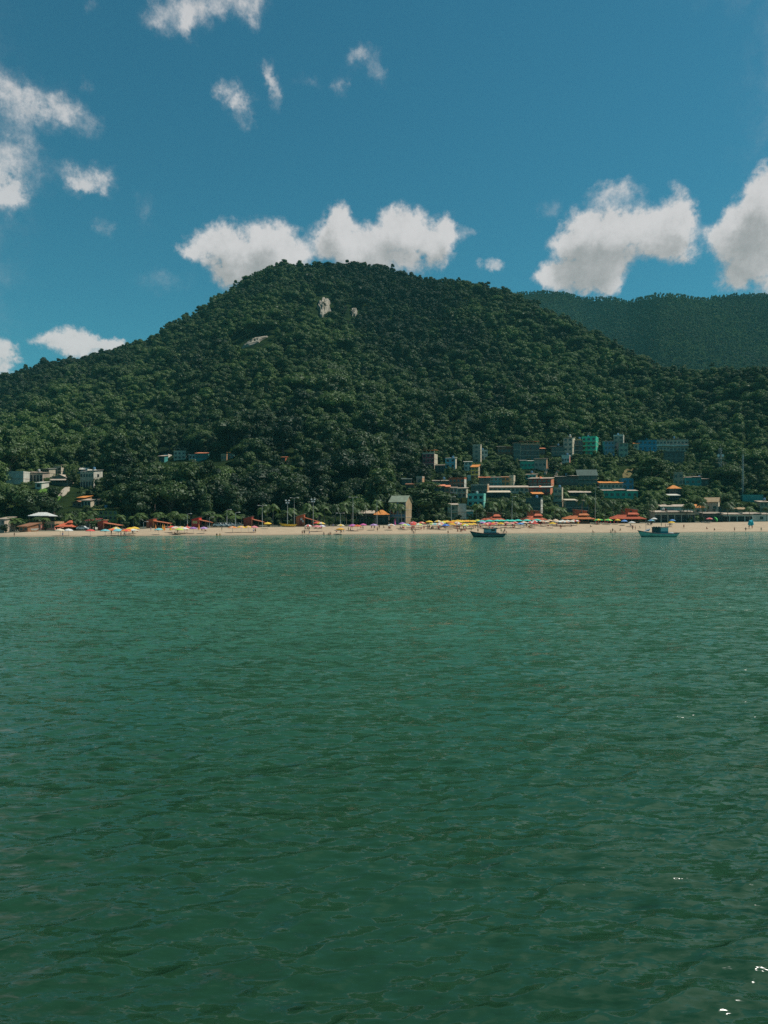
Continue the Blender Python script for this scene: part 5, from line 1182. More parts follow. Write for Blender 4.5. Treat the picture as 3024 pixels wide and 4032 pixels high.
# ---- people
def figure(pose):
    J = {'pelvis': ((0,0,.93), .125), 'waist': ((0,0,1.1), .115), 'chest': ((0,-.01,1.32), .145), 'neck': ((0,0,1.48), .055), 'head': ((0,-.02,1.58), .088), 'crown': ((0,-.01,1.69), .07)}
    E = [('pelvis','waist'),('waist','chest'),('chest','neck'),('neck','head'),('head','crown')]
    def arm(sg, sh, el, wr, tip):
        k = 'l' if sg < 0 else 'r'
        J['sh'+k] = (sh, .062); J['el'+k] = (el, .043); J['wr'+k] = (wr, .03); d = Vector(tip)-Vector(wr); p = Vector(wr)+d*.5
        J['pa'+k] = (tuple(p), .034); E.extend([('chest','sh'+k),('sh'+k,'el'+k),('el'+k,'wr'+k),('wr'+k,'pa'+k)])
        side = d.cross(Vector((1,0,0)) if abs(d.normalized().x) < .7 else Vector((0,1,0))).normalized()
        for q, (o, ln) in enumerate(((-.03,.9),(-.01,1),(.01,.97),(.03,.78))):
            J[f'f{q}{k}'] = (tuple(p+side*o+d*.5*ln+Vector((0,-.012,0))), .009); E.append(('pa'+k, f'f{q}{k}'))
        J['th'+k] = (tuple(Vector(wr)+d*.35+side*.055), .01); E.append(('pa'+k, 'th'+k))
    def leg(sg, hp, kn, an, to):
        k = 'l' if sg < 0 else 'r'
        J['hp'+k] = (hp, .092); J['kn'+k] = (kn, .058); J['an'+k] = (an, .04); J['to'+k] = (to, .035); E.extend([('pelvis','hp'+k),('hp'+k,'kn'+k),('kn'+k,'an'+k),('an'+k,'to'+k)])
    if pose in ('stand', 'arms', 'walk'):
        for sg in (-1, 1):
            w = (sg*.17 if pose == 'walk' else 0)
            leg(sg, (sg*.1,0,.86), (sg*.11,-.02-w*.8,.48), (sg*.11,.03-w*1.6,.09), (sg*.12,-.14-w*1.6,.04))
            if pose == 'arms': arm(sg, (sg*.19,0,1.42), (sg*.46,-.02,1.4), (sg*.7,-.06,1.43), (sg*.88,-.07,1.44))
            else: arm(sg, (sg*.19,0,1.42), (sg*.25,.03+w*.5,1.13), (sg*.27,-.05+w*1.2,.89), (sg*.27,-.08+w*1.4,.73))
    else:   # sitting on a low seat or the sand, knees drawn up
        dz = -.72 if pose == 'sit' else -.52
        for k in list(J): (x, y, z), r_ = J[k]; J[k] = ((x, y+.1*(z-.93), z+dz), r_)
        for sg in (-1, 1):
            leg(sg, (sg*.1,-.03,.9+dz), (sg*.14,-.44,1.03+dz), (sg*.14,-.52 if pose == 'chair' else -.7,.09), (sg*.15,-.68 if pose == 'chair' else -.86,.05))
            arm(sg, (sg*.19,.05,1.42+dz), (sg*.26,-.04,1.16+dz), (sg*.2,-.3,1.1+dz), (sg*.17,-.46,1.08+dz))
    nm = list(J); me = bpy.data.meshes.new('body'); me.from_pydata([J[k][0] for k in nm], [(nm.index(a), nm.index(b)) for a, b in E], [])
    o = bpy.data.objects.new('body', me); COL.objects.link(o)
    sk = o.modifiers.new('skin', 'SKIN'); sk.use_smooth_shade = True
    for k, v in enumerate(nm): me.skin_vertices[0].data[k].radius = (J[v][1], J[v][1]); me.skin_vertices[0].data[k].use_root = (k == 0)
    sb = o.modifiers.new('sub', 'SUBSURF'); sb.levels = 1; sb.render_levels = 1
    dg = bpy.context.evaluated_depsgraph_get(); out = bpy.data.meshes.new_from_object(o.evaluated_get(dg)); out.name = 'body_'+pose
    bpy.data.objects.remove(o); J2 = {k: v[0] for k, v in J.items()}
    cl = MB(); cl.tube([Vector(J2['waist'])+Vector((0,0,-.03)), J2['pelvis'], Vector(J2['pelvis'])+Vector((0,0,-.08))], [.14, .165, .15], 10)
    for k in 'lr': h_, n_ = Vector(J2['hp'+k]), Vector(J2['kn'+k]); cl.tube([h_+(h_-n_)*.1, h_.lerp(n_, .5)], [.115, .1], 8)
    tp = MB(); tp.tube([Vector(J2['waist'])+Vector((0,0,-.02)), J2['chest'], Vector(J2['chest'])+Vector((0,0,.1))], [.145, .175, .12], 10)
    hr = MB(); hd, cr = Vector(J2['head']), Vector(J2['crown']); hr.ball(tuple(hd.lerp(cr, .62)+Vector((0,.022,0))), .104, .115, .1, 10, 6)
    return out, cl, tp, hr
FIG = {p: figure(p) for p in ('stand', 'walk', 'arms', 'sit', 'chair')}
SKINS = [paint((.42,.24,.15), .6, .1), paint((.26,.13,.08), .6, .1), paint((.52,.32,.22), .6, .1)]
CLO = dict(black=(.02,.02,.022), red=(.5,.04,.04), blue=(.05,.15,.45), white=(.65,.65,.62), yellow=(.65,.45,.05), green=(.05,.3,.12), grey=(.2,.2,.21))
HAIRM = paint((.02,.014,.01), .6, .1)
_bm = {}
def bodymesh(p, s):
    if (p, s) not in _bm: c = FIG[p][0].copy(); c.materials.clear(); c.materials.append(SKINS[s]); _bm[(p, s)] = c
    return _bm[(p, s)]
_cm = {}
def clothmesh(p, col, which):
    k = (p, col, which)
    if k not in _cm: _cm[k] = FIG[p][which].mesh('cloth', paint(CLO[col], .85, .1)) if col else FIG[p][which].mesh('hair', HAIRM)
    return _cm[k]
def person(X, Y, z, pose, cloth, shirt, rz, sc=1.0):
    s = ru.randint(0, 2); t = empty('person', (X, Y, z), rz); t.scale = (sc,)*3
    link('body', bodymesh(pose, s), t); link('shorts', clothmesh(pose, cloth, 1), t); link('hair', clothmesh(pose, None, 3), t)
    if shirt: link('shirt', clothmesh(pose, shirt, 2), t)
    return t
# crop, x, foot y, pose, clothes (shorts, shirt)
PPL = [('A',187,1370,'stand','black',None),('A',820,1372,'stand','blue',None),('A',1455,1345,'stand','black','black'),('A',1580,1368,'stand','red',None),('A',1372,1310,'sit','black',None),('A',1540,1318,'chair','black','black'),
 ('B',85,1368,'stand','black',None),('B',130,1365,'walk','blue',None),('B',160,1322,'stand','black','red'),('B',240,1345,'stand','black','black'),('B',305,1308,'sit','red',None),('B',478,1300,'stand','blue',None),('B',828,1330,'walk','black','black'),('B',565,1302,'chair','black','blue'),('B',1405,1300,'stand','green','black'),('B',1140,1300,'chair','black',None),('B',1185,1302,'sit','black',None),('B',790,1345,'sit','red',None),('B',40,1315,'chair','black','grey'),('B',75,1318,'chair','black',None),
 ('B',1340,1364,'sit','yellow','black'),('B',1380,1364,'sit','black','yellow'),
 ('C',325,1325,'stand','blue','white'),('C',350,1322,'stand','black','grey'),('C',963,1343,'stand','red',None),('C',990,1345,'stand','black','black'),('C',1055,1345,'walk','blue',None),('C',1245,1346,'sit','black','black'),('C',1312,1346,'sit','black',None),('C',1334,1344,'sit','red',None),('C',1140,1270,'chair','black',None),('C',1190,1275,'chair','black','black'),('C',1215,1270,'chair','red',None),('C',1365,1255,'stand','blue','blue'),('C',1410,1312,'sit','red','white'),('C',1470,1318,'sit','black',None),('C',1500,1312,'chair','white','white'),('C',1565,1305,'stand','black','black'),('C',1595,1305,'walk','black',None),('C',1615,1258,'chair','red',None),
 ('D',235,1265,'chair','black','grey'),('D',262,1264,'sit','black',None),('D',375,1265,'chair','black','black'),('D',415,1265,'chair','blue','black'),('D',452,1302,'stand','black',None),('D',475,1272,'stand','black','black'),('D',530,1262,'chair','black',None),('D',600,1270,'chair','red',None),('D',615,1268,'sit','black','black'),('D',750,1272,'chair','black','black'),('D',780,1270,'chair','black',None),('D',905,1318,'stand','black','grey'),('D',945,1322,'stand','black',None),('D',925,1328,'sit','white','black'),('D',905,1262,'chair','red','black'),('D',930,1264,'chair','black',None),('D',1060,1286,'stand','red','red'),('D',1112,1282,'stand','red',None),('D',1130,1272,'stand','black','black'),('D',1165,1270,'chair','black',None),('D',1180,1272,'sit','black',None),('D',1322,1268,'chair','black','black'),('D',1345,1270,'chair','blue','black'),('D',1375,1325,'sit','black',None),('D',1520,1275,'stand','black','black'),('D',1500,1305,'sit','red',None),('D',1540,1308,'sit','black',None),('D',1555,1315,'stand','red',None),('D',1580,1270,'chair','black','black'),('D',1605,1270,'chair','black',None),
 ('E',185,1300,'stand','green',None),('E',272,1318,'stand','black',None),('E',270,1272,'stand','blue','black'),('E',208,1262,'chair','black','grey'),('E',235,1262,'chair','black',None),('E',575,1322,'stand','green',None),('E',602,1322,'sit','black',None),('E',622,1322,'stand','black','black'),('E',645,1322,'sit','red',None),('E',722,1250,'stand','black','black'),('E',752,1262,'stand','red',None),('E',905,1242,'stand','black','green'),('E',950,1268,'stand','yellow','yellow'),('E',1357,1268,'walk','black',None),
 ('F',28,1268,'walk','red',None),('F',415,1245,'sit','black','green'),('F',705,1316,'stand','black','black'),('F',680,1316,'sit','black',None),('F',735,1317,'sit','red',None),('F',805,1292,'sit','black',None),('F',445,1316,'sit','black',None),('F',965,1286,'stand','black','grey'),('F',1000,1282,'stand','red',None),('F',940,1240,'chair','white','black'),('F',1162,1218,'chair','black','black'),('F',1218,1218,'stand','black','black'),
 ('G',266,1240,'stand','green','green'),('G',318,1240,'stand','red',None),('G',377,1242,'arms','black','black'),('G',560,1262,'walk','black','red'),('G',858,1272,'sit','red',None),('G',958,1288,'sit','black','black'),('G',1222,1302,'arms','black','red'),('G',1368,1300,'stand','black','black'),('G',1570,1300,'stand','green','grey'),('G',1412,1270,'walk','black',None),('G',1452,1270,'walk','red',None)]
lab = []
for c, x, y, pose, cl_, shirt in PPL:
    px, py = P(c, x, y); X, Y, z = sandpoint(px, py); Y = max(Y, float(shoreY(px))-2.5); X = (px-CXP)/F*Y; z = gz(X, Y)
    kid = .78 if (c, x) in (('B', 85), ('C', 963), ('G', 318), ('E', 645), ('A', 187)) else 1
    t = person(X, Y, z-.02, pose, cl_, shirt, R(ru.choice([0, 20, -30, 90, -90, 180, 160])) if pose not in ('arms',) else R(5), kid)
    pw = {'stand': 'standing', 'walk': 'walking', 'arms': 'standing with arms spread', 'sit': 'sitting', 'chair': 'seated'}[pose]
    d = (Y-float(shoreY(px)))
    zone = 'at the waterline' if d < 7 else ('on open sand' if d < 28 else 'by the umbrellas')
    gar = f'{shirt}-shirted' if shirt else 'bare-chested'
    l_ = nearest(px, 2070, pool=beach_pool, wy=.2)
    side = 'before' if abs(px-l_[0]) < 22 else ('left of' if px < l_[0] else 'right of')
    tag(t, None, 'person', 'people on the beach'); lab.append((t, f'{gar} {"child" if kid < 1 else "person"} {pw} {zone} {side} {l_[3]}', px))
settle(lab)
# turquoise folded parasol carried by the two walkers at the right
X, Y, z = sandpoint(*P('G', 1430, 1270)); t = empty('carried_parasol', (X, Y, z)); m = MB()
m.tube([(-.3,-.1,1.35), (-.5,0,2.0), (-.1,0,3.2), (.75,0,4.0), (.8,0,3.0), (.95,0,2.1), (.3,-.1,1.45)], [.3, .7, .75, .2, .45, .55, .3], 10); m.build('cloth', UM['teal'] if False else paint((.03,.42,.5), .7, .15, 1.5), t)
m = MB(); m.tube([(-.9,-.4,1.5), (.9,-.4,1.5)], .04, 6); m.build('pole', POLE, t); tag(t, 'turquoise folded beach canopy carried by two walkers near the right edge', 'beach canopy')
# ---- chairs and tables of the beach bars
cm = MB(); cm.box(-.24,.24,-.24,.24,.4,.45); cm.add([(-.24,.2,.45),(.24,.2,.45),(.24,.34,.95),(-.24,.34,.95),(-.24,.24,.45),(.24,.24,.45),(.24,.38,.95),(-.24,.38,.95)], [(0,1,2,3),(7,6,5,4),(0,4,5,1),(1,5,6,2),(2,6,7,3),(3,7,4,0)])
for a in (-1, 1):
    for b_ in (-1, 1): cm.tube([(a*.2,b_*.2,.4), (a*.25,b_*.25,-.05)], .022, 5)
    cm.box(a*.25-.025, a*.25+.025, -.22, .26, .62, .66)
CHM = {k: cm.mesh('plastic_chair', paint(v, .5, .1)) for k, v in dict(red=(.4,.03,.035), dark=(.03,.03,.035), white=(.66,.66,.64)).items()}
CH = [('C',1005,1282,'dark'),('C',1022,1282,'dark'),('C',1038,1282,'dark'),('C',1054,1282,'dark'),('E',395,1245,'red'),('E',415,1248,'red'),('E',440,1245,'red'),('E',640,1242,'red'),('E',625,1244,'red'),('E',740,1242,'red'),('E',1000,1212,'red'),('E',1060,1212,'red'),('E',1090,1212,'red'),('E',1140,1212,'red'),('E',1170,1212,'red'),('E',1330,1210,'dark'),('E',1380,1210,'dark'),('E',1430,1208,'red'),('E',1470,1206,'red'),('F',500,1198,'red'),('F',530,1198,'red'),('F',565,1198,'red'),('F',610,1197,'red'),('F',640,1197,'red'),('F',680,1197,'red'),('F',730,1197,'red'),('F',770,1197,'red'),
 ('D',870,1228,'red'),('D',895,1228,'red'),('D',945,1228,'red'),('F',935,1232,'white'),('F',1065,1262,'dark'),('E',970,1252,'dark'),('E',990,1252,'dark'),('F',1205,1216,'dark')]
for px_, py_, Y_, X_ in UMB:                      # bar chairs under the crowded umbrellas
    if px_ > 1560 and ru.random() < .62: CH.append(('P', px_+ru.uniform(-9, 9), py_+2.3*F/Y_+ru.uniform(-1, 3), ru.choice(['red', 'red', 'dark', 'white'])))
lab = []
for c, x, y, col in CH:
    px, py = (x, y) if c == 'P' else P(c, x, y); X, Y, z = sandpoint(px, py); Y = min(Y, float(backY(px))+2); X = (px-CXP)/F*Y
    o = link('plastic_chair', CHM[col], None); o.location = (X, Y, gz(X, Y)); o.rotation_euler[2] = ru.uniform(-1.2, 1.2)
    tag(o, None, 'chair', 'plastic chairs of the beach bars'); l_ = nearest(px, 2070, pool=beach_pool, wy=.2)
    side = 'before' if abs(px-l_[0]) < 22 else ('left of' if px < l_[0] else 'right of'); lab.append((o, f'{col} plastic chair {side} {l_[3]}', px))
settle(lab)
# low white table boards of the bar at right
for i, x in enumerate((620, 670)):
    X, Y, z = sandpoint(*P('G', x, 1180)); Y = min(Y, float(backY(CROP['G']+x/K))+3); z = gz(X, Y); t = empty('table', (X, Y, z)); m = MB(); m.box(-.9,.9,-.5,.5,.72,.78); m.build('table_top', WHITE, t)
    for a in (-1, 1):
        for b_ in (-1, 1): m = MB(); m.box(a*.8-.04, a*.8+.04, b_*.4-.04, b_*.4+.04, -.1, .72); m.build('leg', WHITE, t)
    tag(t, f'white table on the sand before the supermarket, {"left" if i == 0 else "right"} one of two', 'table', 'white tables before the shop')
# ---- long pale rail at the back of the sand
a, b_ = P('C', 1215, 1232), P('D', 235, 1236); t = empty('beach_rail', (0, 0, 0)); Ya = float(backY((a[0]+b_[0])/2))-1.5
xa, xb = (a[0]-CXP)/F*Ya, (b_[0]-CXP)/F*Ya; zr = CAMH-(a[1]-HYP)/F*Ya; t.location = ((xa+xb)/2, Ya, gz((xa+xb)/2, Ya)); dz = zr-t.location.z; hl = (xb-xa)/2
m = MB(); m.box(-hl, hl, -.08, .08, dz-.22, dz+.1); m.build('rail', C('slab'), t)
for k in range(6): m = MB(); x = -hl+.4+(2*hl-.8)*k/5; m.box(x-.07, x+.07, -.05, .05, -.4, dz-.222); m.build('post', C('slab'), t)
tag(t, 'long low pale rail along the back of the sand left of the dark beach shop', 'rail')
# ---- lamp posts and floodlights
def lamp(c, x, ytop, heads, label, thin=.09):
    px, py = P(c, x, ytop); Y = float(backY(px))+2.5; X = (px-CXP)/F*Y; z = gz(X, Y); h = CAMH-(py-HYP)/F*Y-z
    t = empty('lamp_post', (X, Y, z)); m = MB(); m.tube([(0,0,-.5), (0,0,h*.5), (0,0,h)], [thin*1.3, thin, thin*.7], 8); m.build('pole', POLE, t)
    if heads == 'flood':
        m = MB(); m.box(-.75,.75,-.06,.06,h-.05,h+.05); m.box(-.55,.55,-.06,.06,h-.95,h-.85); m.build('crossarm', METAL, t)
        for dx, dz_ in ((-.65,.25), (.65,.25), (-.4,-.65), (.4,-.65)):
            m = MB(); m.xprism([(-.28, h+dz_-.28), (.1, h+dz_-.22), (.1, h+dz_+.2), (-.12, h+dz_+.25)], dx-.28, dx+.28); m.build('floodlight', paint((.6,.6,.58), .4, .1), t)
    else:
        for sg in ((-1, 1) if heads == 2 else (1,)):
            m = MB(); m.tube([(0,0,h-.1), (sg*.6,0,h+.15), (sg*1.2,0,h+.2)], .05, 6); m.build('arm', POLE, t)
            m = MB(); m.ball((sg*1.45,0,h+.17), .42, .17, .11, 8, 5); m.build('lamp_head', paint((.62,.62,.6), .4, .1), t)
    tag(t, label, 'lamp post'); return t
lamp('C',440,968,2,'pale double lamp post right in front of the dark red kiosk awning')
lamp('C',770,905,'flood','four-headed floodlight mast midway between the dark red and the brick-red kiosk')
lamp('C',1105,890,'flood','tall floodlight mast with four heads beside the awning of the mossy-roofed kiosk')
lamp('C',90,1060,1,'pale slim lamp post left of the dark red kiosk')
lamp('B',1472,1022,1,'pale lamp post beside the parked white cars')
lamp('B',1585,1058,1,'shorter lamp post right of the parked white cars')
lamp('B',1243,1120,1,'short lamp post at the end of the bright red kiosk awning')
lamp('B',955,1075,1,'slim lamp post left of the bright red kiosk')
lamp('B',382,1180,1,'small lamp post left of the brick-brown kiosk')
lamp('C',1460,1068,2,'double lamp post above the cream umbrella at the pale rail')
lamp('C',1625,860,2,'very tall double lamp post at the left end of the dark beach shop')
lamp('C',858,868,2,'tall double lamp standing in the trees left of the mossy-roofed kiosk',.07)
lamp('D',445,900,1,'dark slender pole in front of the orange-tiled shop',.08)
lamp('D',1417,850,1,'slender pole rising beside the grey balcony house',.07)
lamp('E',718,850,1,'tall thin pole rising between the turquoise umbrellas',.07)
lamp('F',478,730,1,'thin pole behind the wide orange pavilion',.07)
# ---- lattice antenna masts
def mast(c, x, ytop, ybase, w, label, dishes):
    px, py = P(c, x, ytop); pb = P(c, x, ybase); Y = hit(px, pb[1]); X = (px-CXP)/F*Y; z = gz(X, Y); h = CAMH-(py-HYP)/F*Y-z
    t = empty('antenna_mast', (X, Y, z)); m = MB()
    for a in (-1, 1):
        for b2_ in (-1, 1): m.tube([(a*w/2, b2_*w/2, -1), (a*w*.4, b2_*w*.4, h)], .06, 5)
    n = int(h/1.6)
    for k in range(n):
        za, zb = h*k/n, h*(k+1)/n; q = w/2
        m.tube([(-q,-q,za),(q,-q,zb)], .04, 4); m.tube([(q,-q,za),(-q,-q,zb)], .04, 4); m.tube([(-q,-q,za),(q,-q,za)], .04, 4); m.tube([(q,-q,za),(q,q,zb)], .04, 4); m.tube([(-q,q,za),(-q,-q,zb)], .04, 4)
    m.build('lattice', paint((.42,.44,.44), .5, .15), t)
    m = MB(); m.tube([(0,0,h-.2), (0,0,h+3)], .05, 5); m.build('spike', METAL, t)
    for dx, zz in dishes:
        m = MB(); m.tube([(dx,-.5,h*zz), (dx,-.35,h*zz), (dx,-.1,h*zz)], [.85, .8, .25], 14); m.build('dish', WHITE, t)
    if dishes:
        m = MB(); zz = dishes[0][1]*h-2.2; m.box(-1.9,1.9,-1.2,1.2,zz-.1,zz+.05); m.build('platform', METAL, t)
        m = MB(); m.box(-1.9,1.9,-1.2,-1.1,zz+.9,zz+1); m.box(-1.9,-1.8,-1.2,-1.1,zz+.051,zz+.9); m.box(1.8,1.9,-1.2,-1.1,zz+.051,zz+.9); m.build('railing', METAL, t)
    tag(t, label, 'antenna mast')
    RECTS.append((px-8, px+8, py, pb[1], Y))
    return t
mast('G',1035,215,700,1.5,'tall lattice antenna mast with white dishes and platform on the right slope',[(-1.3,.8),(1.3,.8)])
mast('G',1330,300,850,.8,'slim bare lattice mast among the trees near the right edge',[])
# ---- parked cars behind the beach
def car_proto(colr):
    t = empty('parked_car', (0,0,0)); m = MB()
    m.prism([(-2,.35),(2,.35),(2.05,.75),(1.25,.88),(.65,1.38),(-.95,1.42),(-1.75,.95),(-2.05,.85)], -.82, .82); m.build('body', paint(colr, .3, .06), t)
    m = MB(); m.prism([(.12,.92),(1.05,.92),(.58,1.3),(.12,1.34)], -.835, -.825); m.prism([(-.02,.92),(-1.4,.96),(-.9,1.34),(-.02,1.35)], -.835, -.825); m.build('side_window', GLASS, t)
    for sx_ in (-1.25, 1.25):
        for sy in (-.78, .78):
            m = MB(); m.tube([(sx_, sy-.1, .32), (sx_, sy+.1, .32)], .32, 14); w = m.build('wheel', paint((.02,.02,.02), .8, .1), t)
            m = MB(); m.tube([(sx_, sy-.11, .32), (sx_, sy+.11, .32)], .17, 10); m.build('rim', METAL, w)
    for sy in (-.6, .6): m = MB(); m.box(1.98, 2.07, sy-.17, sy+.17, .6, .74); m.build('headlight', paint((.7,.7,.68), .2, .05), t)
    return t
CARS = [('B',1365,1225,'white','white parked car left of the tall lamp posts, first of three'),('B',1432,1222,'white','white parked car between the other two white cars'),('B',1510,1225,'white','white parked car behind the peach umbrella'),('C',20,1225,'grey','grey parked car left of the slim lamp post'),('C',120,1225,'grey','grey parked car just left of the dark red kiosk'),('A',1080,1245,'white','white van-like car behind the red-roofed pavilion umbrellas')]
for c, x, y, col, lb in CARS:
    px, py = P(c, x, y); Y = float(backY(px))+3.2; X = (px-CXP)/F*Y
    t = car_proto((.62,.63,.63) if col == 'white' else (.25,.27,.28)); t.location = (X, Y, gz(X, Y)+.25); t.rotation_euler[2] = ru.uniform(-.12, .12); t.scale = (1.0, 1, 1.05)
    tag(t, lb, 'car', 'cars parked behind the beach')
# ---- boats
def hull_mesh(L_, beam, bow, stern, keel=.45, flare=1.0):
    n = 22; sec = 7; V = []; m = MB()
    for i in range(n+1):
        f = i/n; x = -L_/2+L_*f                      # bow at -x
        sheer = bow*(1-f)**2.2 + .72 + stern*f**3
        bb = beam/2*min(1, (f*3.2)**.62)*(1 - .38*max(0, f-.55)/.45*max(0, f-.55)/.45)
        if i == 0: bb = .05
        rake = 1.35*(1-f)**4
        ring = []
        for k in range(sec+1):
            g = k/sec; z = -keel + (sheer+keel)*g; w = bb*(math.sin(min(1, g*1.25)*math.pi/2)**.8)*flare
            xx = x + rake*(1-g) - (1.1*f**6)*(1-g)
            ring.append((xx, w, z))
        V.append(ring)
    for sg in (-1, 1):
        o = len(m.v)
        for ring in V: m.v += [(x, sg*w, z) for x, w, z in ring]
        for i in range(n):
            for k in range(sec):
                q = (o+i*(sec+1)+k, o+(i+1)*(sec+1)+k, o+(i+1)*(sec+1)+k+1, o+i*(sec+1)+k+1)
                m.f.append(q if sg < 0 else q[::-1]); m.m.append(1 if k < 2 else (2 if k == sec-1 else 0))
    tr = V[-1]; m.add([(x, -w, z) for x, w, z in tr]+[(x, w, z) for x, w, z in tr[::-1]], [tuple(range(2*(sec+1)))], 0)
    dk = MB()
    for i in range(n):
        a, b2_ = V[i][-1], V[i+1][-1]; dz = -.28
        dk.add([(a[0], -a[1]*.96, a[2]+dz), (b2_[0], -b2_[1]*.96, b2_[2]+dz), (b2_[0], b2_[1]*.96, b2_[2]+dz), (a[0], a[1]*.96, a[2]+dz)], [(0,1,2,3)])
    gw = MB()
    for sg in (-1, 1): gw.tube([(x[-1][0], sg*x[-1][1], x[-1][2]+.02) for x in V], .065, 5)
    return m, dk, gw, V
def boat(c, x0, x1, yw, mats, label, spec):
    pa, pb = P(c, x0, yw), P(c, x1, yw); Y = CAMH*F/(pa[1]-HYP); s = Y/F; L_ = (pb[0]-pa[0])*s; X = ((pa[0]+pb[0])/2-CXP)*s
    t = empty('fishing_boat', (X, Y, 0), R(spec.get('rz', 0))); tag(t, label, 'fishing boat')
    m, dk, gw, V = hull_mesh(L_, 3.0, spec['bow'], spec['stern']); m.build('hull', mats, t, True)
    dk.build('deck', paint((.3,.22,.14), .8, .3), t); gw.build('gunwale', paint(spec['rail'], .6, .15), t)
    return t, L_, s, V
def at_b(L_, zx, x0, x1): return -L_/2 + L_*(zx-x0)/(x1-x0)
# dark boat, left
hm = [paint((.05,.13,.13), .55, .3), paint((.012,.014,.016), .6, .2), paint((.02,.04,.045), .6, .2)]
t, L_, s, V = boat('E', 165, 635, 1378, hm, 'dark teal wooden fishing boat with grey cabin anchored before the turquoise umbrellas', dict(bow=1.05, stern=.35, rail=(.05,.07,.07)))
q = lambda zx: at_b(L_, zx, 165, 635)
zz = lambda zy: (1378-zy)/K*s
cw_ = paint((.3,.43,.45), .6, .25); cd = paint((.04,.07,.08), .6, .2)
m = MB(); m.box(q(350), q(515), -1.0, 1.0, .45, zz(1315)); cb = m.build('cabin_base', cd, t)
m = MB(); m.box(q(352), q(508), -.98, .98, zz(1315)+.003, zz(1272)); cb = m.build('cabin', cw_, t)
m = MB(); m.box(q(448), q(490), -1.02, -.97, zz(1298), zz(1277), 1); m.box(q(440), q(448), -1.03, -.96, zz(1302), zz(1273), 0); m.build('window', [cd, GLASS], t)
m = MB(); m.box(q(365), q(400), -1.02, -.97, zz(1340), zz(1318), 0); m.build('door', paint((.02,.03,.03)), t)
m = MB(); m.prism([(q(343), zz(1272)+.003), (q(520), zz(1272)+.003), (q(522), zz(1264)+.05), (q(430), zz(1268)+.05), (q(341), zz(1262)+.05)], -1.2, 1.2); m.build('cabin_roof', paint((.07,.1,.11), .7, .3), t)
m = MB(); m.box(q(518), q(548), -.8, .8, .45, zz(1325)); m.build('engine_box', cd, t)
m = MB(); m.tube([(q(530), -.4, zz(1325)), (q(530), -.4, zz(1312))], .1, 8); m.build('exhaust', cd, t)
m = MB(); m.tube([(q(215), 0, .9), (q(212), 0, zz(1325))], .05, 6); m.build('bow_post', paint((.2,.14,.08)), t)
m = MB()
rr = random.Random(8); x = q(395)
while x < q(470):
    m.box(x, x+.05, -1.56, -1.47, .33, .52); m.box(x, x+.14, -1.56, -1.47, .33, .37) if rr.random() < .6 else m.box(x, x+.14, -1.56, -1.47, .48, .52); x += .24
m.build('hull_lettering', WHITE, t)
# green boat, right
hm = [paint((.24,.5,.42), .5, .3), paint((.015,.03,.03), .6, .2), paint((.06,.13,.12), .6, .2)]
t, L_, s, V = boat('F', 1030, 1565, 1376, hm, 'green wooden fishing boat with tall bow mast and teal cabin anchored near the right end', dict(bow=1.25, stern=.55, rail=(.06,.1,.1)))
q = lambda zx: at_b(L_, zx, 1030, 1565)
zz = lambda zy: (1376-zy)/K*s
ct = paint((.04,.1,.11), .6, .2); cp = paint((.42,.58,.56), .6, .2); cbk = paint((.03,.2,.24), .6, .2)
m = MB(); m.box(q(1232), q(1245), -.95, .95, .55, zz(1250)); m.box(q(1258), q(1270), -.95, .95, .55, zz(1250)); m.box(q(1285), q(1315), -.95, .95, .55, zz(1250)); m.box(q(1232), q(1315), -.9, -.6, .55, zz(1290)); m.box(q(1232), q(1315), .9, .95, .55, zz(1250)); m.build('wheelhouse', ct, t)
m = MB(); m.box(q(1246), q(1257), -.93, -.88, zz(1290)+.01, zz(1255)); m.box(q(1271), q(1284), -.93, -.88, zz(1290)+.01, zz(1255)); m.build('window', GLASS, t)
m = MB(); m.box(q(1315)+.01, q(1415), -.98, .98, .55, zz(1300)); m.build('cabin_base', cbk, t)
m = MB(); m.box(q(1317), q(1415), -.99, .99, zz(1300)+.004, zz(1252)); m.build('cabin', cp, t)
m = MB(); m.box(q(1226), q(1422), -1.15, 1.15, zz(1250), zz(1244)); m.build('cabin_roof', ct, t)
for zx in (1245, 1275, 1310): m = MB(); m.box(q(zx)-.12, q(zx)+.12, -.3, .3, zz(1244)+.004, zz(1238)); m.build('roof_gear', ct, t)
m = MB(); m.tube([(q(1138), 0, .8), (q(1140), 0, zz(1150))], [.06, .045], 6); m.build('mast', paint((.3,.3,.3)), t)
m = MB(); m.tube([(q(1140), 0, zz(1275)), (q(1195), -.2, zz(1262))], .03, 5); m.build('boom', paint((.25,.25,.25)), t)
m = MB(); m.prism([(q(1120), zz(1300)), (q(1170), zz(1300)), (q(1192), zz(1268)), (q(1150), zz(1280))], -.5, .5); m.build('tarpaulin', paint((.6,.6,.66), .8, .2), t)
m = MB(); m.ball((q(1385), -.5, zz(1318)), .75, .5, .42, 9, 6); m.build('net_bundle', WHITE, t)
m = MB(); m.ball((q(1470), 0, zz(1325)), .8, .6, .3, 9, 6); m.build('net_bundle', paint((.55,.55,.52), .9, .3), t)
m = MB()
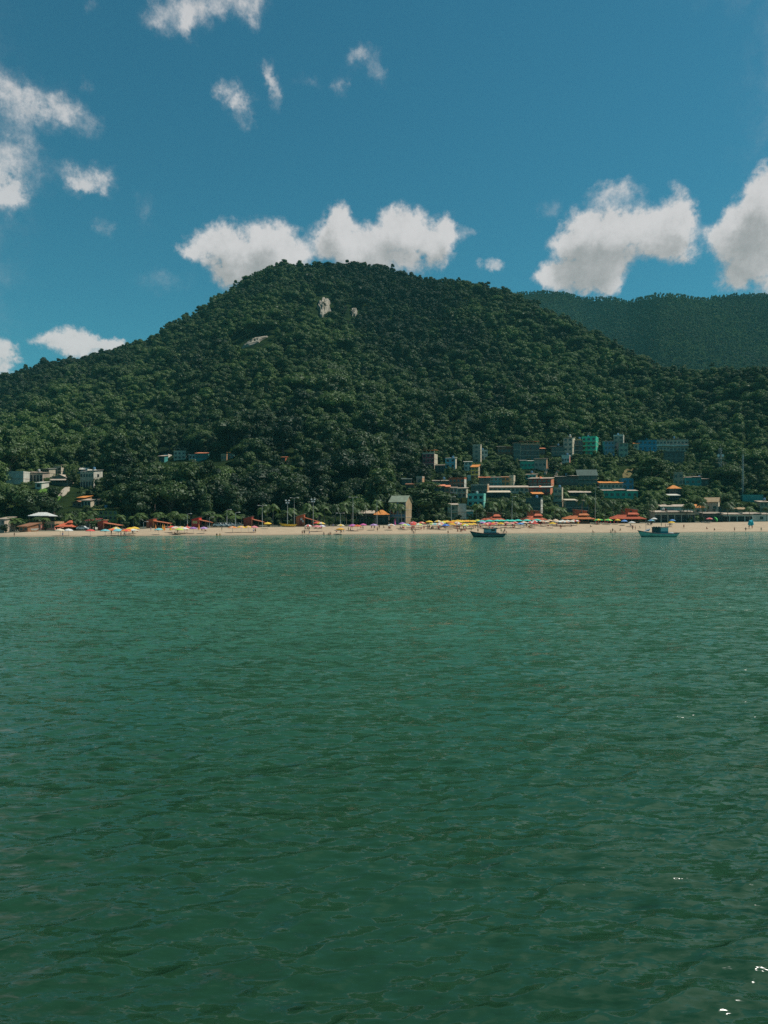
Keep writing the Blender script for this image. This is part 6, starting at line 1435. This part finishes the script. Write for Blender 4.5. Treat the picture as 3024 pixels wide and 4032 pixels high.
for sg in (-1, 1): m.tube([(r_[-2][0]+.02, sg*(r_[-2][1]+.015), r_[-2][2]+.05) for r_ in V], .035, 4)
m.build('white_stripe', WHITE, t)
# small yellow rowing boat pulled up on the sand
X, Y, z = sandpoint(*P('C', 778, 1245)); t = empty('rowing_boat', (X, Y, z+.25)); m, dk, gw, V = hull_mesh(7, 1.6, .5, .2, .25); m.build('hull', [UM['yellow'], UM['cream'], UM['yellow']], t, True); dk.build('deck', paint((.4,.3,.16)), t)
tag(t, 'small yellow rowing boat pulled up on the sand left of the mossy-roofed kiosk', 'rowing boat')
# small canoe lying near the first hut
X, Y, z = sandpoint(*P('A', 405, 1305)); t = empty('rowing_boat', (X, Y, z+.2), R(30)); m, dk, gw, V = hull_mesh(5, 1.3, .5, .2, .2); m.build('hull', [WHITE, UM['gold'], WHITE], t, True); dk.build('deck', paint((.4,.3,.16)), t)
tag(t, 'small white and yellow rowing boat on the sand beside the dark brown beach hut', 'rowing boat')
# surfboard-like yellow plank
X, Y, z = sandpoint(*P('F', 835, 1222)); m = MB(); m.ball((0,0,.12), 1.4, .3, .08, 14, 6); o = m.build('surfboard', UM['lime'], None, True); o.location = (X, Y, z); tag(o, 'yellow-green board lying flat on the sand before the rightmost orange pavilion', 'board')
# ---- low bushes between kiosks, behind the sand
lab = []; rb = random.Random(4)
for i in range(64):
    px = 30 + i*47 + rb.uniform(-14, 14); Y = float(backY(px)) + rb.uniform(6.5, 11); X = (px-CXP)/F*Y
    if any(x0-2 < px < x1+2 and YR < Y+8 and y1 > 2040 for x0, x1, y0, y1, YR in RECTS if YR > 150) and rb.random() < .75: continue
    sc_ = rb.uniform(.75, 1.25); sh = rb.uniform(.12, .6)
    t = plant('bush', i % 3, X, Y, gz(X, Y), sc_, sh, rb.uniform(0, 6), name='bush'); tag(t, None, 'bush', 'bushes behind the sand')
    l_ = nearest(px, 2070, pool=beach_pool, wy=.2); side = 'beside' if abs(px-l_[0]) < 25 else ('left of' if px < l_[0] else 'right of')
    lab.append((t, f'{shade_name(sh)[1]} low bush {side} {l_[3]}', px))
settle(lab)
